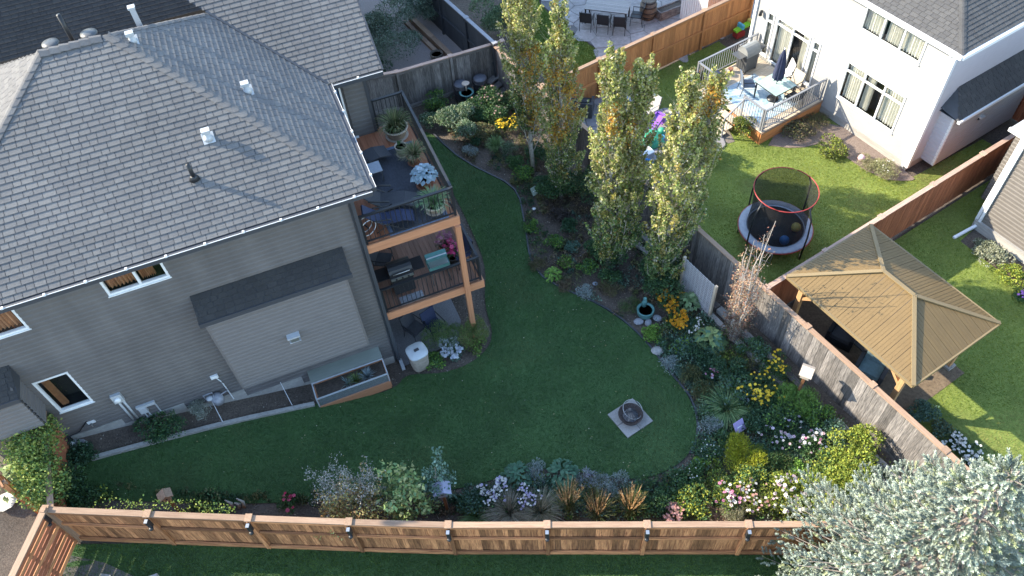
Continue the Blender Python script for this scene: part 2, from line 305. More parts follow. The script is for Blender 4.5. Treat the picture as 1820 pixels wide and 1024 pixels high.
class Plant:
    def __init__(s): s.v = []; s.c = []
    def add(s, v, c): s.v.append(v.reshape(-1, 3)); s.c.append(np.repeat(c, 4, 0))
    def leaves(s, r, p, d, cols, L, ar=.5, up=.3, jit=.16):
        n = len(p); dd = norm(d*.6+r.normal(0, .55, (n, 3))+np.array([0, 0, up])); sd = norm(np.cross(dd, norm(d*.5+r.normal(0, .5, (n, 3))+np.array([0, 0, .4])))); ll = L*r.uniform(.6, 1.3, n)
        s.add(leafquads(p, dd, sd, ll, ll*ar), pick(cols, n, r, jit))
    def bush(s, r, R, h, n, cols, L=.07, ar=.55, k=9, z0=0, up=.25):
        p, d, i = lobes(r, n, k, R, h, z0); s.leaves(r, p, d, cols, L, ar, up)
    def blades(s, r, n, h, spread, cols, w=.02, z0=0, seg=3, droop=.8, R0=.06, tipcol=None):
        a = r.uniform(0, 2*np.pi, n); q = np.sqrt(r.uniform(0, 1, n)); hh = h*r.uniform(.6, 1.1, n); sp = spread*q; c = pick(cols, n, r)
        ox = np.cos(a)*R0*q; oy = np.sin(a)*R0*q; side = np.c_[-np.sin(a), np.cos(a), np.zeros(n)]
        def pt(t): return np.c_[ox+np.cos(a)*sp*t**1.5, oy+np.sin(a)*sp*t**1.5, z0+hh*(t-droop*(sp/max(spread, .01))*t**2.4*.6)]
        for k in range(seg):
            t0, t1 = k/seg, (k+1)/seg; w0 = w*(1-t0*.75); w1 = w*(1-t1*.85); p0 = pt(t0); p1 = pt(t1)
            v = np.zeros((n, 4, 3)); v[:, 0] = p0-side*w0; v[:, 1] = p0+side*w0; v[:, 2] = p1+side*w1; v[:, 3] = p1-side*w1
            s.add(v, c if tipcol is None else c*(1-t0)+np.array(tipcol)*t0)
        return pt(1.0)
    def flowers(s, r, pts, size, cols, petals=5, centre=None):
        n = len(pts); c = pick(cols, n, r, .1); t0 = r.uniform(0, 6.28, n); nz = norm(r.normal(0, .35, (n, 3))+np.array([0, 0, 1.])); ax = norm(np.cross(nz, r.normal(0, 1, (n, 3)))); ay = np.cross(nz, ax); sz = size*r.uniform(.7, 1.25, n)
        for k in range(petals):
            t = t0+6.283*k/petals; d = ax*np.cos(t)[:, None]+ay*np.sin(t)[:, None]; sd = np.cross(nz, d); s.add(leafquads(pts+d*(sz*.55)[:, None], d, sd, sz, sz*.75, .05), c)
        if centre is not None: s.add(leafquads(pts+nz*size*.12, ax, ay, sz*.6, sz*.6, 0), np.tile(np.array(centre), (n, 1)))
    def hosta(s, r, n, R, h, cols, L=.22, ar=.6):
        a = r.uniform(0, 2*np.pi, n); q = np.sqrt(r.uniform(.03, 1, n)); p = np.c_[np.cos(a)*q*R*.8, np.sin(a)*q*R*.8, h*(1-.75*q**1.6)+r.uniform(-.04, .04, n)]
        d = norm(np.c_[np.cos(a), np.sin(a), .35-.9*q]+r.normal(0, .12, (n, 3))); sd = norm(np.cross(d, np.array([0, 0, 1.])+r.normal(0, .12, (n, 3)))); ll = L*r.uniform(.7, 1.2, n); s.add(leafquads(p, d, sd, ll, ll*ar, -.06), pick(cols, n, r))
    def out(s, name, parent=None, m=None):
        v = np.concatenate(s.v); c = np.concatenate(s.c); return fast(name, m or M_leaf, v, np.arange(len(v)).reshape(-1, 4), c, parent)
# ================================================================ ground
def grid_ground():
    xs = np.concatenate([[-600, -120, -40], np.arange(-22, 24, .5), [40, 120, 600]]); ys = np.concatenate([[-600, -60, -5], np.arange(0, 46, .5), [60, 140, 900]])
    v = [(x, y, T(x, y)-.03 if abs(x) < 30 and -2 < y < 50 else (1.77 if x < -30 else -.03)) for y in ys for x in xs]; n = len(xs)
    f = [(j*n+i, j*n+i+1, (j+1)*n+i+1, (j+1)*n+i) for j in range(len(ys)-1) for i in range(n-1)]
    o = fast('ground', M_soil, v, f, smooth=True); o['kind'] = 'structure'
grid_ground()
xy = lambda p: (p.x, p.y)
lawn_px = [(762, 232), (790, 262), (840, 297), (895, 322), (922, 348), (933, 400), (940, 450), (955, 485), (992, 510), (1050, 535), (1105, 568), (1150, 610), (1190, 662), (1222, 700), (1240, 745), (1236, 790), (1212, 822), (1165, 847), (1110, 853), (1050, 842), (985, 832), (930, 836), (860, 858), (800, 872), (700, 884), (560, 892), (420, 896), (300, 893), (160, 888), (128, 850), (150, 812), (250, 787), (400, 752), (560, 718), (640, 708), (705, 690), (720, 665), (790, 665), (850, 640), (880, 600), (860, 540), (865, 480), (848, 430), (800, 330), (735, 240)]
LAWN = smoothpoly([xy(PT(*q)) for q in lawn_px], 2)
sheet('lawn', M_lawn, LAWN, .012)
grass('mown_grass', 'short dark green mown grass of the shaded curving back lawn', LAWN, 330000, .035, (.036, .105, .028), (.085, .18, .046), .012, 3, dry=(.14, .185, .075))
wl = lambda *pts: [xy(WF.w(*p)) for p in pts]
STRIP = [xy(PT(*q)) for q in [(116, 968), (300, 966), (480, 975), (650, 980), (800, 984), (962, 986), (1125, 985), (1280, 986)]] + [xy(P(1500, 990)), xy(P(1600, 1150)), xy(P(600, 1200)), xy(P(-50, 1150))]
sheet('front_lawn', M_lawn, STRIP, .012)  # darker lawn copy and blades put the fence's shade into the colour
grass('strip_grass', 'shade coloured grass strip along the bottom edge beyond the cedar fence', STRIP, 200000, .04, (.05, .11, .025), (.11, .19, .04), .012, 5)
YARD = wl((-8.9, -1.8), (3.5, -1.8), (3.5, -.55), (-.05, -.4), (-.05, 9.7), (-8.9, 9.7))
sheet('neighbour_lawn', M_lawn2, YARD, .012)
PATIOW = smoothpoly(wl((-8.9, 9.6), (-6.2, 9.6), (-5.4, 8.2), (-4.6, 7.3), (-3.6, 7.2), (-3.5, 4.6), (-4.6, 4.9), (-5.6, 5.6), (-7.2, 4.6), (-8.9, 2.6)), 1)
SIDEBED = smoothpoly(wl((-3.2, 4.05), (-2.2, 3.0), (-1.2, 2.7), (-1.1, .2), (-.3, -.5), (0, -.5), (0, 4.05)), 1)
sheet('side_flower_bed', M_mulch, SIDEBED, .03)
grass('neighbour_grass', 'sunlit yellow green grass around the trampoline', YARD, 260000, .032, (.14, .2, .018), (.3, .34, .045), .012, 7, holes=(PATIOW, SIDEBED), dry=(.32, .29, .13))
GYARD = wl((-8.9, -2.05), (3.0, -2.05), (-.3, -3.2), (-1.2, -3.3), (-1.3, -6), (-1.5, -14), (-8.9, -14))
GPAT = wl((-8.9, -2.05), (-5.3, -2.05), (-5.3, -6.7), (-8.9, -6.7))
sheet('gazebo_lawn', M_lawn2, GYARD, .012)
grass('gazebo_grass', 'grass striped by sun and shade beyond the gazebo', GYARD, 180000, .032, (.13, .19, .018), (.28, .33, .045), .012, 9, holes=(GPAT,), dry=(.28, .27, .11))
sheet('gazebo_patio', mat('brown_pavers', (.09, .065, .045), .9, 0, 14, .5, 40, col2=(.2, .15, .1)), GPAT, .022)
# flagstones of the white house patio, each stone its own piece
M_flag = mat('flagstone', (.24, .23, .24), .85, .2, 6, .3, 30, rnd=.18)
pst = sheet('flagstone_patio', mat('joint_sand', (.16, .14, .12), .95, .3, 20), PATIOW, .022)
def clip_poly(poly, nx, ny, c):
    out = []
    for i in range(len(poly)):
        a, b = poly[i], poly[(i+1) % len(poly)]; da = a[0]*nx+a[1]*ny-c; db = b[0]*nx+b[1]*ny-c
        if da <= 0: out.append(a)
        if da*db < 0: t = da/(da-db); out.append((a[0]+(b[0]-a[0])*t, a[1]+(b[1]-a[1])*t))
    return out
def stones(parent, area, m, size, seed, z0, z1, gap=.03, name='flagstone'):
    r = random.Random(seed); xs = [p[0] for p in area]; ys = [p[1] for p in area]; pts = []
    y = min(ys)
    while y < max(ys):
        x = min(xs)
        while x < max(xs): pts.append((x+r.uniform(-.35, .35)*size, y+r.uniform(-.35, .35)*size)); x += size
        y += size
    for i, p in enumerate(pts):
        if not inpoly(np.array([p[0]]), np.array([p[1]]), area)[0]: continue
        c = [(p[0]-size, p[1]-size), (p[0]+size, p[1]-size), (p[0]+size, p[1]+size), (p[0]-size, p[1]+size)]
        for j, q in enumerate(pts):
            dx, dy = q[0]-p[0], q[1]-p[1]; d = math.hypot(dx, dy)
            if 0 < d < 2.6*size: c = clip_poly(c, dx/d, dy/d, (p[0]*dx+p[1]*dy)/d+d/2-gap/2)
            if len(c) < 3: break
        if len(c) >= 3: slab(name, m, parent, c, z0, z1+r.uniform(-.006, .008))
stones(pst, PATIOW, M_flag, .62, 4, .024, .05)
# top yard beyond the orange fence: stamped patio and a wedge of grass
TOPL = [xy(P(*q)) for q in [(905, 60), (950, -30), (960, 10), (1010, 55), (1065, 92), (1045, 150), (1005, 165)]]
sheet('top_yard_lawn', M_lawn2, TOPL, .012)
grass('top_yard_grass', 'wedge of lush grass beside the stamped patio at the top', TOPL, 60000, .06, (.09, .16, .022), (.18, .26, .05), .012, 11)
TOPP = [xy(P(*q)) for q in [(955, -60), (962, 8), (1012, 53), (1068, 92), (1060, 128)]] + wl((-3.8, 9.95), (3, 9.95), (6, 16), (-2, 22))
tp = sheet('stamped_patio', mat('stamped_joint', (.13, .13, .13), .9, .2, 20), TOPP, .02)
stones(tp, TOPP, mat('stamped_concrete', (.27, .26, .26), .75, .25, 5, .3, 25, rnd=.12), .75, 8, .022, .04, .025, 'patio_stone')
GRAV = [xy(P(*q)) for q in [(640, 0), (660, -40), (770, -40), (775, 20), (812, 60), (840, 95), (700, 150), (650, 150)]]
sheet('gravel_bed', mat('river_gravel', (.16, .13, .12), .95, 0, 70, 1., 90, col2=(.42, .37, .36)), GRAV, .012)
def edging(name, m, pts, wd, h, label, cat):
    b = MB()
    for i in range(len(pts)-1):
        a, c = Vector(pts[i]), Vector(pts[i+1]); d = (c-a); d.z = 0; d.normalize(); s = Vector((-d.y, d.x, 0))*wd/2; up = Vector((0, 0, h)); dn = Vector((0, 0, -.05))
        p = [a-s+up, c-s+up, c+s+up, a+s+up]; q = [a-s+dn, c-s+dn, c+s+dn, a+s+dn]; b.quad(*p); b.quad(q[0], q[1], p[1], p[0]); b.quad(q[2], q[3], p[3], p[2])
    b.quad(q[1], q[2], p[2], p[1]); return tag(b.build(name, m), label, cat)
def dens(px, z=0): return [PT(*q) for q in px]
el = [(770, 238), (790, 258), (812, 277), (840, 295), (870, 310), (897, 323), (915, 338), (925, 357), (931, 390), (936, 420), (940, 448), (948, 472), (965, 493), (990, 508), (1020, 522), (1050, 534), (1080, 550), (1107, 569), (1130, 589), (1152, 612), (1172, 637), (1192, 663), (1210, 685), (1225, 703), (1236, 728), (1240, 755), (1237, 785), (1226, 806)]
edging('lawn_edging', M_trimdark, dens(el), .05, .05, 'thin dark edging strip curving between lawn and flower bed', 'edging')
edging('concrete_curb', M_concrete, [HF.w(x, y, T(*xy(HF.w(x, y)))) for x, y in [(-8.6, -.72), (-7.4, -.74), (-6.3, -.75), (-5.4, -.75), (-4.5, -.76), (-3.6, -.78), (-2.7, -.8)]], .12, .1, 'pale concrete curb edging the narrow bed along the grey house', 'curb')
# ================================================================ siding, shingles
def siding(name, m, parent, o, ea, up, a0, a1, z0, z1, holes=(), course=.15, out=None, lip=.046):
    'lap siding: every course a tilted plank with a lip; holes are (a0,a1,z0,z1)'
    o = Vector(o); ea = Vector(ea).normalized(); n = Vector(out); b = MB(); z = z0; U = Vector((0, 0, 1))
    while z < z1-.005:
        zt = min(z+course, z1); segs = [(a0, a1)]
        for h in holes:
            if h[2] < zt-.02 and h[3] > z+.02:
                ns = []
                for s in segs:
                    if h[0] > s[0]: ns.append((s[0], min(s[1], h[0])))
                    if h[1] < s[1]: ns.append((max(s[0], h[1]), s[1]))
                segs = [s for s in ns if s[1]-s[0] > .005]
        for s in segs:
            p = lambda a, zz, d: o+ea*a+U*zz+n*d
            zm = z+(zt-z)*.6; b.quad(p(s[0], z, lip), p(s[1], z, lip), p(s[1], zm, lip*.9), p(s[0], zm, lip*.9)); b.quad(p(s[0], zm, lip*.9), p(s[1], zm, lip*.9), p(s[1], zt, .002), p(s[0], zt, .002)); b.quad(p(s[0], z, 0), p(s[1], z, 0), p(s[1], z, lip), p(s[0], z, lip))
        z = zt
    return b.build(name, m, parent)
TABS = [(.162, .161, .163), (.15, .149, .152), (.172, .171, .172), (.155, .154, .157), (.182, .18, .18)]
def tab_geo(o, ea, eb, en, a0, a1, b0, b1, t):
    p = lambda a, b, n: o+ea*a+eb*b+en*n
    return [p(a0, b0, 0), p(a1, b0, 0), p(a1, b0, t), p(a0, b0, t), p(a0, b1, .003), p(a1, b1, .003)]
TF = [(0, 1, 2, 3), (3, 2, 5, 4), (0, 3, 4), (1, 5, 2)]
def shingle_face(parent, o, ea, eb, L, rng, indiv=0, seed=0, expo=.142, wtab=.25, tone=1.):
    'rows of tabs on a roof plane; rng(b) gives the row ends; the first `indiv` tabs are pieces of their own, the rest one part'
    o, ea, eb = Vector(o), Vector(ea).normalized(), Vector(eb).normalized(); en = ea.cross(eb); r = random.Random(seed); b = MB(); cnt = 0; row = 0; me_cache = {}
    while row*expo < L-.02:
        b0 = row*expo; b1 = min(b0+expo*1.04, L); A0, A1 = rng(b0+expo/2); a = A0-r.uniform(0, wtab)
        while a < A1:
            w = wtab*r.choice((.7, .85, 1, 1, 1.15)); x0, x1 = max(a, A0), min(a+w-.013, A1); a += w
            if x1-x0 < .03: continue
            t = .02; ti = r.randrange(len(TABS)); col = tuple(c*tone for c in TABS[ti])
            if cnt < indiv and x0 > a-w-.001 and x1 < A1-.001:
                key = (round(w, 3), t, ti)
                if key not in me_cache:
                    me = bpy.data.meshes.new('shingle'); g = tab_geo(Vector(), Vector((1, 0, 0)), Vector((0, 1, 0)), Vector((0, 0, 1)), 0, w-.013, 0, expo*1.04, t)
                    me.from_pydata([tuple(q) for q in g], [], TF); me.materials.append(M_shingle); at = me.color_attributes.new('Col', 'FLOAT_COLOR', 'POINT'); at.data.foreach_set('color', np.tile(np.array([*col, 1], np.float32), len(g))); me_cache[key] = me
                ob = bpy.data.objects.new('shingle', me_cache[key]); link(ob, parent); ob.location = o+ea*x0+eb*b0+en*.004; ob.rotation_euler = Matrix((ea, eb, en)).transposed().to_euler(); cnt += 1
            else:
                i = len(b.v); b.v += [tuple(q) for q in tab_geo(o+en*.004, ea, eb, en, x0, x1, b0, b1, t)]; b.c += [col]*6; b.f += [tuple(i+k for k in f) for f in TF]
        row += 1
    # the deck under the tabs, seen as the dark joints
    ob = b.build('shingle_field', M_shingle, parent, attr=True); ob['kind'] = 'stuff'; return ob
def caps(parent, a, b, side1, side2, tone=1., step=.22, w=.16, seed=0, name='ridge_cap'):
    'bent cap shingles along a hip or ridge from low a to high b; side1/2 point down each roof plane'
    a, b, s1, s2 = Vector(a), Vector(b), Vector(side1).normalized(), Vector(side2).normalized(); d = (b-a); n = int(d.length/step); d.normalize(); up = -(s1+s2).normalized(); r = random.Random(seed); cache = []
    for k in range(5):
        ti = TABS[k]; me = bpy.data.meshes.new(name); t = .045; Ld = step*1.18; vs = []; fs = []
        for q, hh in ((0, t), (Ld, .012)):
            for sv, ww in ((s1, w), (s1, w*.25), (s2, w*.25), (s2, w)): vs.append(tuple(d*q+sv*ww+up*hh+(up*.012 if ww < w else up*0)))
        for sv, ww in ((s1, w), (s2, w)): vs.append(tuple(sv*ww))
        vs.append((0, 0, 0)); fs = [(0, 1, 5, 4), (1, 2, 6, 5), (2, 3, 7, 6), (8, 10, 9, 3, 2, 1, 0)]
        me.from_pydata(vs, [], fs); me.materials.append(M_shingle); at = me.color_attributes.new('Col', 'FLOAT_COLOR', 'POINT'); at.data.foreach_set('color', np.tile(np.array([*(c*tone for c in ti), 1], np.float32), len(vs))); cache.append(me)
    for k in range(n):
        o = bpy.data.objects.new(name, r.choice(cache)); link(o, parent); o.location = a+d*(k*step)
def window(parent, o, ea, n, w, h, mull=(), hmull=(), frame=.06, depth=.12, curtain=None, glass=None, fm=None, sill=True, cpart=None):
    'framed window set in an opening: o is the lower corner on the wall face, n points outwards'
    o, ea, n = Vector(o), Vector(ea), Vector(n); U = Vector((0, 0, 1)); fm = fm or M_white
    root = part('window', parent, o); p = lambda a, z, d: ea*a+U*z+n*d
    def bar(a0, a1, z0, z1, d0, d1, nm='frame', mm=None):
        b = MB(); q = [p(a, z, d) for d in (d0, d1) for a in (a0, a1) for z in (z0, z1)]
        b.v = [tuple(x) for x in q]; b.f = [(0, 1, 3, 2), (4, 6, 7, 5), (0, 4, 5, 1), (2, 3, 7, 6), (0, 2, 6, 4), (1, 5, 7, 3)]; b.build(nm, mm or fm, root)
    bar(0, frame, 0, h, -.05, .03); bar(w-frame, w, 0, h, -.05, .03); bar(frame, w-frame, 0, frame, -.05, .032); bar(frame, w-frame, h-frame, h, -.05, .032)
    for q in mull: bar(q-frame*.5, q+frame*.5, frame, h-frame, -.05, .025, 'mullion')
    for q in hmull: bar(frame, w-frame, q-frame*.45, q+frame*.45, -.05, .022, 'transom')
    es = [frame]+[e for q in mull for e in (q-frame*.5, q+frame*.5)]+[w-frame]; zs = [frame]+[e for q in hmull for e in (q-frame*.45, q+frame*.45)]+[h-frame]
    for i in range(0, len(es), 2):
        for j in range(0, len(zs), 2):
            b = MB(); b.quad(p(es[i], zs[j], -.015), p(es[i+1], zs[j], -.015), p(es[i+1], zs[j+1], -.015), p(es[i], zs[j+1], -.015)); b.build('pane', glass or M_glass, root)
    if sill: bar(-.02, w+.02, -.03, 0, -.02, .06, 'sill')
    b = MB(); D = -.45
    b.quad(p(0, 0, D), p(w, 0, D), p(w, h, D), p(0, h, D)); b.quad(p(0, 0, -.05), p(w, 0, -.05), p(w, 0, D), p(0, 0, D)); b.quad(p(0, h, -.05), p(w, h, -.05), p(w, h, D), p(0, h, D)); b.quad(p(0, 0, -.05), p(0, h, -.05), p(0, h, D), p(0, 0, D)); b.quad(p(w, 0, -.05), p(w, h, -.05), p(w, h, D), p(w, 0, D)); b.build('reveal', M_room, root)
    if curtain:
        for c0, c1 in (cpart or ((.02, .98),)):
            b = MB(); k = 26; r = random.Random(int(w*100)); pr = None; ph = r.uniform(0, 6)
            for i in range(k*2+1):
                t = c0+(c1-c0)*i/(k*2); a = t*w; d = -.16+.04*math.sin(i*.9+ph)+r.uniform(-.012, .012); cur = (p(a, .03, d-.02), p(a, h-.02, d))
                if pr: b.quad(pr[0], cur[0], cur[1], pr[1])
                pr = cur
            b.build('curtain', curtain, root)
    return root
# ================================================================ the grey house
K = .628; SL = math.sqrt(1+K*K); ZE = 7.7
H0 = thing('grey_house', 'large grey sided house with grey shingled hip roof beside the shaded lawn', 'house', HF.o, HF.a)
XW = -9.3
upw = [(-5.93, -4.5, 6.5, 7.12), (-8.75, -7.8, 6.3, 7.12)]; lw = (-8.7, -7.84, 3.0, 4.44)
siding('south_wall', M_siding, H0, (0, 0, 0), (1, 0, 0), None, XW, 0, .12, 7.55, [upw[0], upw[1], lw], out=(0, -1, 0))
siding('east_wall', M_siding, H0, (0, 0, 0), (0, 1, 0), None, 0, 9, .12, 7.55, [(3.95, 9, 0, 7.6)], out=(1, 0, 0))
siding('west_wall', M_siding, H0, (XW, 0, 0), (0, 1, 0), None, 0, 9, .12, 7.55, out=(-1, 0, 0))
# solid core behind the siding, leaving the window niches open
for x0, x1, z0, z1 in [(XW+.01, -8.8, 0, 7.5), (-8.8, -7.75, 0, 2.95), (-8.8, -7.75, 4.5, 6.25), (-7.75, -6.0, 0, 7.5), (-6, -4.45, 0, 6.45), (-4.45, -.01, 0, 7.5)]:
    box('wall_core', M_siding, H0, ((x0+x1)/2, .3, (z0+z1)/2), (x1-x0, .595, z1-z0))
box('wall_core', M_siding, H0, (-4.65, 4.8, 3.7), (9.28, 8.4, 7.4))
for x, y, s in ((.01, -.01, 1), (XW-.01, -.01, 1)): box('corner_trim', M_trimdark if x > 0 else M_siding, H0, (x, y, 3.8), (.11, .11, 7.4))
box('downspout', M_trimdark, H0, (.06, -.12, 3.75), (.09, .07, 7.3)); box('downspout_outlet', M_galv, H0, (.1, -.3, .12), (.1, .4, .08))
for x0, x1 in ((-9.2, -7.6), (-7.6, -6), (-6, -4.4), (-4.4, -2.8), (-2.8, -1.3), (-1.3, -.06)):
    zt = max(.3, T(*xy(HF.w((x0+x1)/2, -.3)))+.28); box('foundation', M_concrete, H0, ((x0+x1)/2, -.02, zt/2), (x1-x0-.004, .07, zt))
h = upw[0]; window(H0, (h[0], 0, h[2]), (1, 0, 0), (0, -1, 0), h[1]-h[0], h[3]-h[2], mull=(.76,), curtain=M_warm, cpart=((.04, .5), (.56, .8)))  # warm sheets behind the panes paint the orange reflection
h = upw[1]; window(H0, (h[0], 0, h[2]), (1, 0, 0), (0, -1, 0), h[1]-h[0], h[3]-h[2], curtain=M_warm, cpart=((.2, .9),))
h = lw; window(H0, (h[0], 0, h[2]), (1, 0, 0), (0, -1, 0), h[1]-h[0], h[3]-h[2], curtain=M_warm, cpart=((.12, .3),))
# --- main roof
XE, YE = .56, -.5; AX, AY, AZ = -3.91, 3.95, 10.5; RX = -5.4; XWE = RX-4.45
roof = part('roof', H0)
def deckface(pts, name='roof_deck'):
    b = MB(); b.quad(*pts); return b.build(name, M_trimdark, roof)
deckface([(XWE, YE, ZE), (XE, YE, ZE), (AX, AY, AZ), (RX, AY, AZ)]); deckface([(XE, YE, ZE), (XE, 8.4, ZE), (AX, AY, AZ)]); deckface([(XWE, 8.4, ZE), (XWE, YE, ZE), (RX, AY, AZ)]); deckface([(XE, 8.4, ZE), (XWE, 8.4, ZE), (RX, AY, AZ), (AX, AY, AZ)])
deckface([(XWE, YE, ZE-.02), (XWE, 8.4, ZE-.02), (XE, 8.4, ZE-.02), (XE, YE, ZE-.02)], 'soffit')
SLr = 4.45*SL
south = shingle_face(roof, (0, YE, ZE), (1, 0, 0), (0, 1, K), SLr, lambda b: (XWE+b/SL, XE-b/SL*(XE-AX)/4.45), 300, 1)
shingle_face(roof, (XE, 0, ZE), (0, 1, 0), (-1, 0, K), SLr, lambda b: (YE+b/SL, min(8.4-b/SL, 4.05+b/SL)), 0, 2, tone=1.03)
shingle_face(roof, (XWE, 0, ZE), (0, -1, 0), (1, 0, K), SLr, lambda b: (-8.4+b/SL, .5-b/SL), 0, 3)
shingle_face(roof, (0, 8.4, ZE), (-1, 0, 0), (0, -1, K), SLr, lambda b: (-XE+b/SL, -XWE-b/SL), 0, 4)
caps(roof, (XE, YE, ZE+.02), (AX, AY, AZ+.02), (-1, 0, 0), (0, 1, 0), seed=1, name='hip_cap', w=.17)
caps(roof, (XE-2.4, 8.4-2.4, ZE+2.4*K+.02), (AX, AY, AZ+.02), (-1, 0, 0), (0, -1, 0), seed=2, name='hip_cap', w=.15)
caps(roof, (XWE, YE, ZE+.02), (RX, AY, AZ+.02), (1, 0, 0), (0, 1, 0), seed=3, name='hip_cap', w=.17)
caps(roof, (RX, AY, AZ+.02), (AX, AY, AZ+.02), (0, -1, -K), (0, 1, -K), seed=4, w=.17)
# --- wing with its own roof
XR, YG = 2.07, 3.77
RW = 3.85; deckface([(.6, YG, ZE), (XR, YG, ZE), (XR, YG+RW, ZE+RW*K), (.6-RW, YG+RW, ZE+RW*K)]); deckface([(XR, YG+2*RW, ZE), (.6, YG+2*RW, ZE), (.6-RW, YG+RW, ZE+RW*K), (XR, YG+RW, ZE+RW*K)])
b = MB(); b.quad((1.575, 4.14, 7.5), (1.575, YG+2*RW-.35, 7.5), (1.575, YG+RW, ZE+RW*K-.1)); b.build('gable_wall', M_siding, H0); shingle_face(roof, (0, YG+2*RW, ZE), (-1, 0, 0), (0, -1, K), RW*SL, lambda b: (-XR, -.6+b/SL), 0, 6)
shingle_face(roof, (0, YG, ZE), (1, 0, 0), (0, 1, K), RW*SL, lambda b: (.62-b/SL, XR), 0, 5)
beam('rake_trim', M_trimdark, roof, (XR+.02, YG, ZE-.06), (XR+.02, YG+RW, ZE+RW*K-.06), .05, .16)
beam('valley_metal', M_trimdark, roof, (.6, YG+.02, ZE+.03), (-1.75, YG+2.37, ZE+2.35*K+.03), .12, .02)
slab('wing_core', M_siding, H0, [(.02, 4.16), (1.57, 4.16), (1.57, 11.1), (.02, 11.1)], 0, 7.6)
siding('wing_wall', M_siding, H0, (0, 4.14, 0), (1, 0, 0), None, .96, 1.55, 5.43, 7.6, out=(0, -1, 0)); siding('wing_wall', M_siding, H0, (1.57, 4.14, 0), (0, 1, 0), None, 0, 6.95, .1, 7.6, out=(1, 0, 0)); siding('wing_wall', M_siding, H0, (0, 4.14, 0), (1, 0, 0), None, .0, 1.55, .1, 5.3, out=(0, -1, 0))
box('corner_trim', M_trimdark, H0, (1.58, 4.13, 6.5), (.09, .09, 2.1))
door = box('door', mat('blue_door', (.06, .13, .25), .35, .1, 4), H0, (.42, 4.12, 6.45), (.78, .05, 2.0))
for x in (.0, .86): box('door_frame', M_white, H0, (x, 4.1, 6.46), (.05, .1, 2.06))
box('door_frame', M_white, H0, (.43, 4.1, 7.51), (.9, .1, .05)); box('threshold', M_white, H0, (.5, 4.09, 5.47), (1.1, .1, .04)); ball('door_handle', M_steel, H0, (.74, 4.05, 6.4), .035)
box('door_glass', mat('door_glass', (.12, .25, .42), .08, .1, 3, spec=.8), H0, (.42, 4.09, 6.55), (.46, .02, 1.5))
# --- gutters with white drip edge and little clip lights
def gutter(a, b, out):
    a, b, out = Vector(a), Vector(b), Vector(out); beam('gutter', M_trimdark, roof, a+out*.06+Vector((0, 0, -.07)), b+out*.06+Vector((0, 0, -.07)), .11, .12); beam('drip_edge', M_white, roof, a+out*.12, b+out*.12, .009, .014)
    d = b-a; n = int(d.length/.82)
    for k in range(n): q = a+d*((k+.5)/n)+out*.115; box('clip_light', M_white, roof, q+Vector((0, 0, .02)), (.05, .05, .05))
gutter((XWE, YE, ZE), (XE, YE, ZE), (0, -1, 0)); gutter((XE, YE, ZE), (XE, YG, ZE), (1, 0, 0)); gutter((.7, YG, ZE), (XR, YG, ZE), (0, -1, 0))
# --- roof vents
def on_south(x, y): return ZE+(y-YE)*K
def rv(px, py, plane):
    d = ray(px, py); o = Vector((0, 0, CH)); dl = Vector((d.dot(HF.x), d.dot(HF.y), d.z)); ol = Vector(((o-HF.o).dot(HF.x), (o-HF.o).dot(HF.y), CH))
    n = {'S': Vector((0, -K, 1)), 'E': Vector((K, 0, 1)), 'N': Vector((0, K, 1))}[plane]; p0 = {'S': Vector((0, YE, ZE)), 'E': Vector((XE, 0, ZE)), 'N': Vector((0, 8.4, ZE))}[plane]
    t = (p0-ol).dot(n)/dl.dot(n); return ol+dl*t
def hood(p, s=1.):
    v = part('roof_vent', roof, p); lathe('collar', M_galv, v, [(.15*s, .0), (.11*s, .08), (.085*s, .1), (.085*s, .26*s)], n=14); box('hood', M_galv, v, (0, 0, .29*s), (.24*s, .2*s, .08)); box('flashing', M_galv, v, (0, 0, .03), (.34*s, .34*s, .012), 0, math.atan(K))
hood(rv(371, 247, 'S'), .8); hood(rv(440, 163, 'E'), .8); hood(Vector((-3.45, 3.9, 10.2)), .75)
q = rv(346, 318, 'S'); v = part('plumbing_pipe', roof, q); lathe('flashing', M_black, v, [(.13, .0), (.07, .09), (.06, .1)], n=14); tube('pipe', M_black, v, [(0, 0, 0), (0, 0, .45)], .05, 12)
v = part('plumbing_pipe', roof, (-4.75, 4.5, 10.1)); tube('pipe', M_black, v, [(0, 0, 0), (0, 0, .85)], .05, 12)
for x in (-5.15, -4.3): v = part('turtle_vent', roof, (x, 4.2, 10.42)); lathe('cap', M_dgrey, v, [(.14, 0), (.15, .05), (.2, .06), (.19, .1), (.08, .12)], n=16)
for x, y in ((-3.3, 5.0), ): v = part('roof_vent', roof, (x, y, 9.8)); box('stack', M_galv, v, (0, 0, .25), (.12, .12, .7)); box('hood', M_galv, v, (0, 0, .62), (.17, .16, .05))
# --- fireplace chase on the long wall
bx0, bx1, by, bz0, bz1 = -4.25, -.68, -.5, 1.97, 5.1
siding('chase_front', M_taupe, H0, (0, by, 0), (1, 0, 0), None, bx0, bx1, bz0, bz1, out=(0, -1, 0)); siding('chase_side', M_taupe, H0, (bx0, 0, 0), (0, 1, 0), None, by, 0, bz0, bz1+.3, out=(-1, 0, 0)); siding('chase_side', M_taupe, H0, (bx1, 0, 0), (0, 1, 0), None, by, 0, bz0, bz1+.3, out=(1, 0, 0))
box('chase_core', M_taupe, H0, ((bx0+bx1)/2, by/2, (bz0+bz1)/2), (bx1-bx0-.01, -by-.01, bz1-bz0-.01))
for x in (bx0, bx1): box('chase_trim', M_taupe, H0, (x, by-.005, (bz0+bz1)/2), (.1, .05, bz1-bz0+.01))
cr = part('chase_roof', H0); rise = .37; run = .66; sl = math.hypot(rise, run)
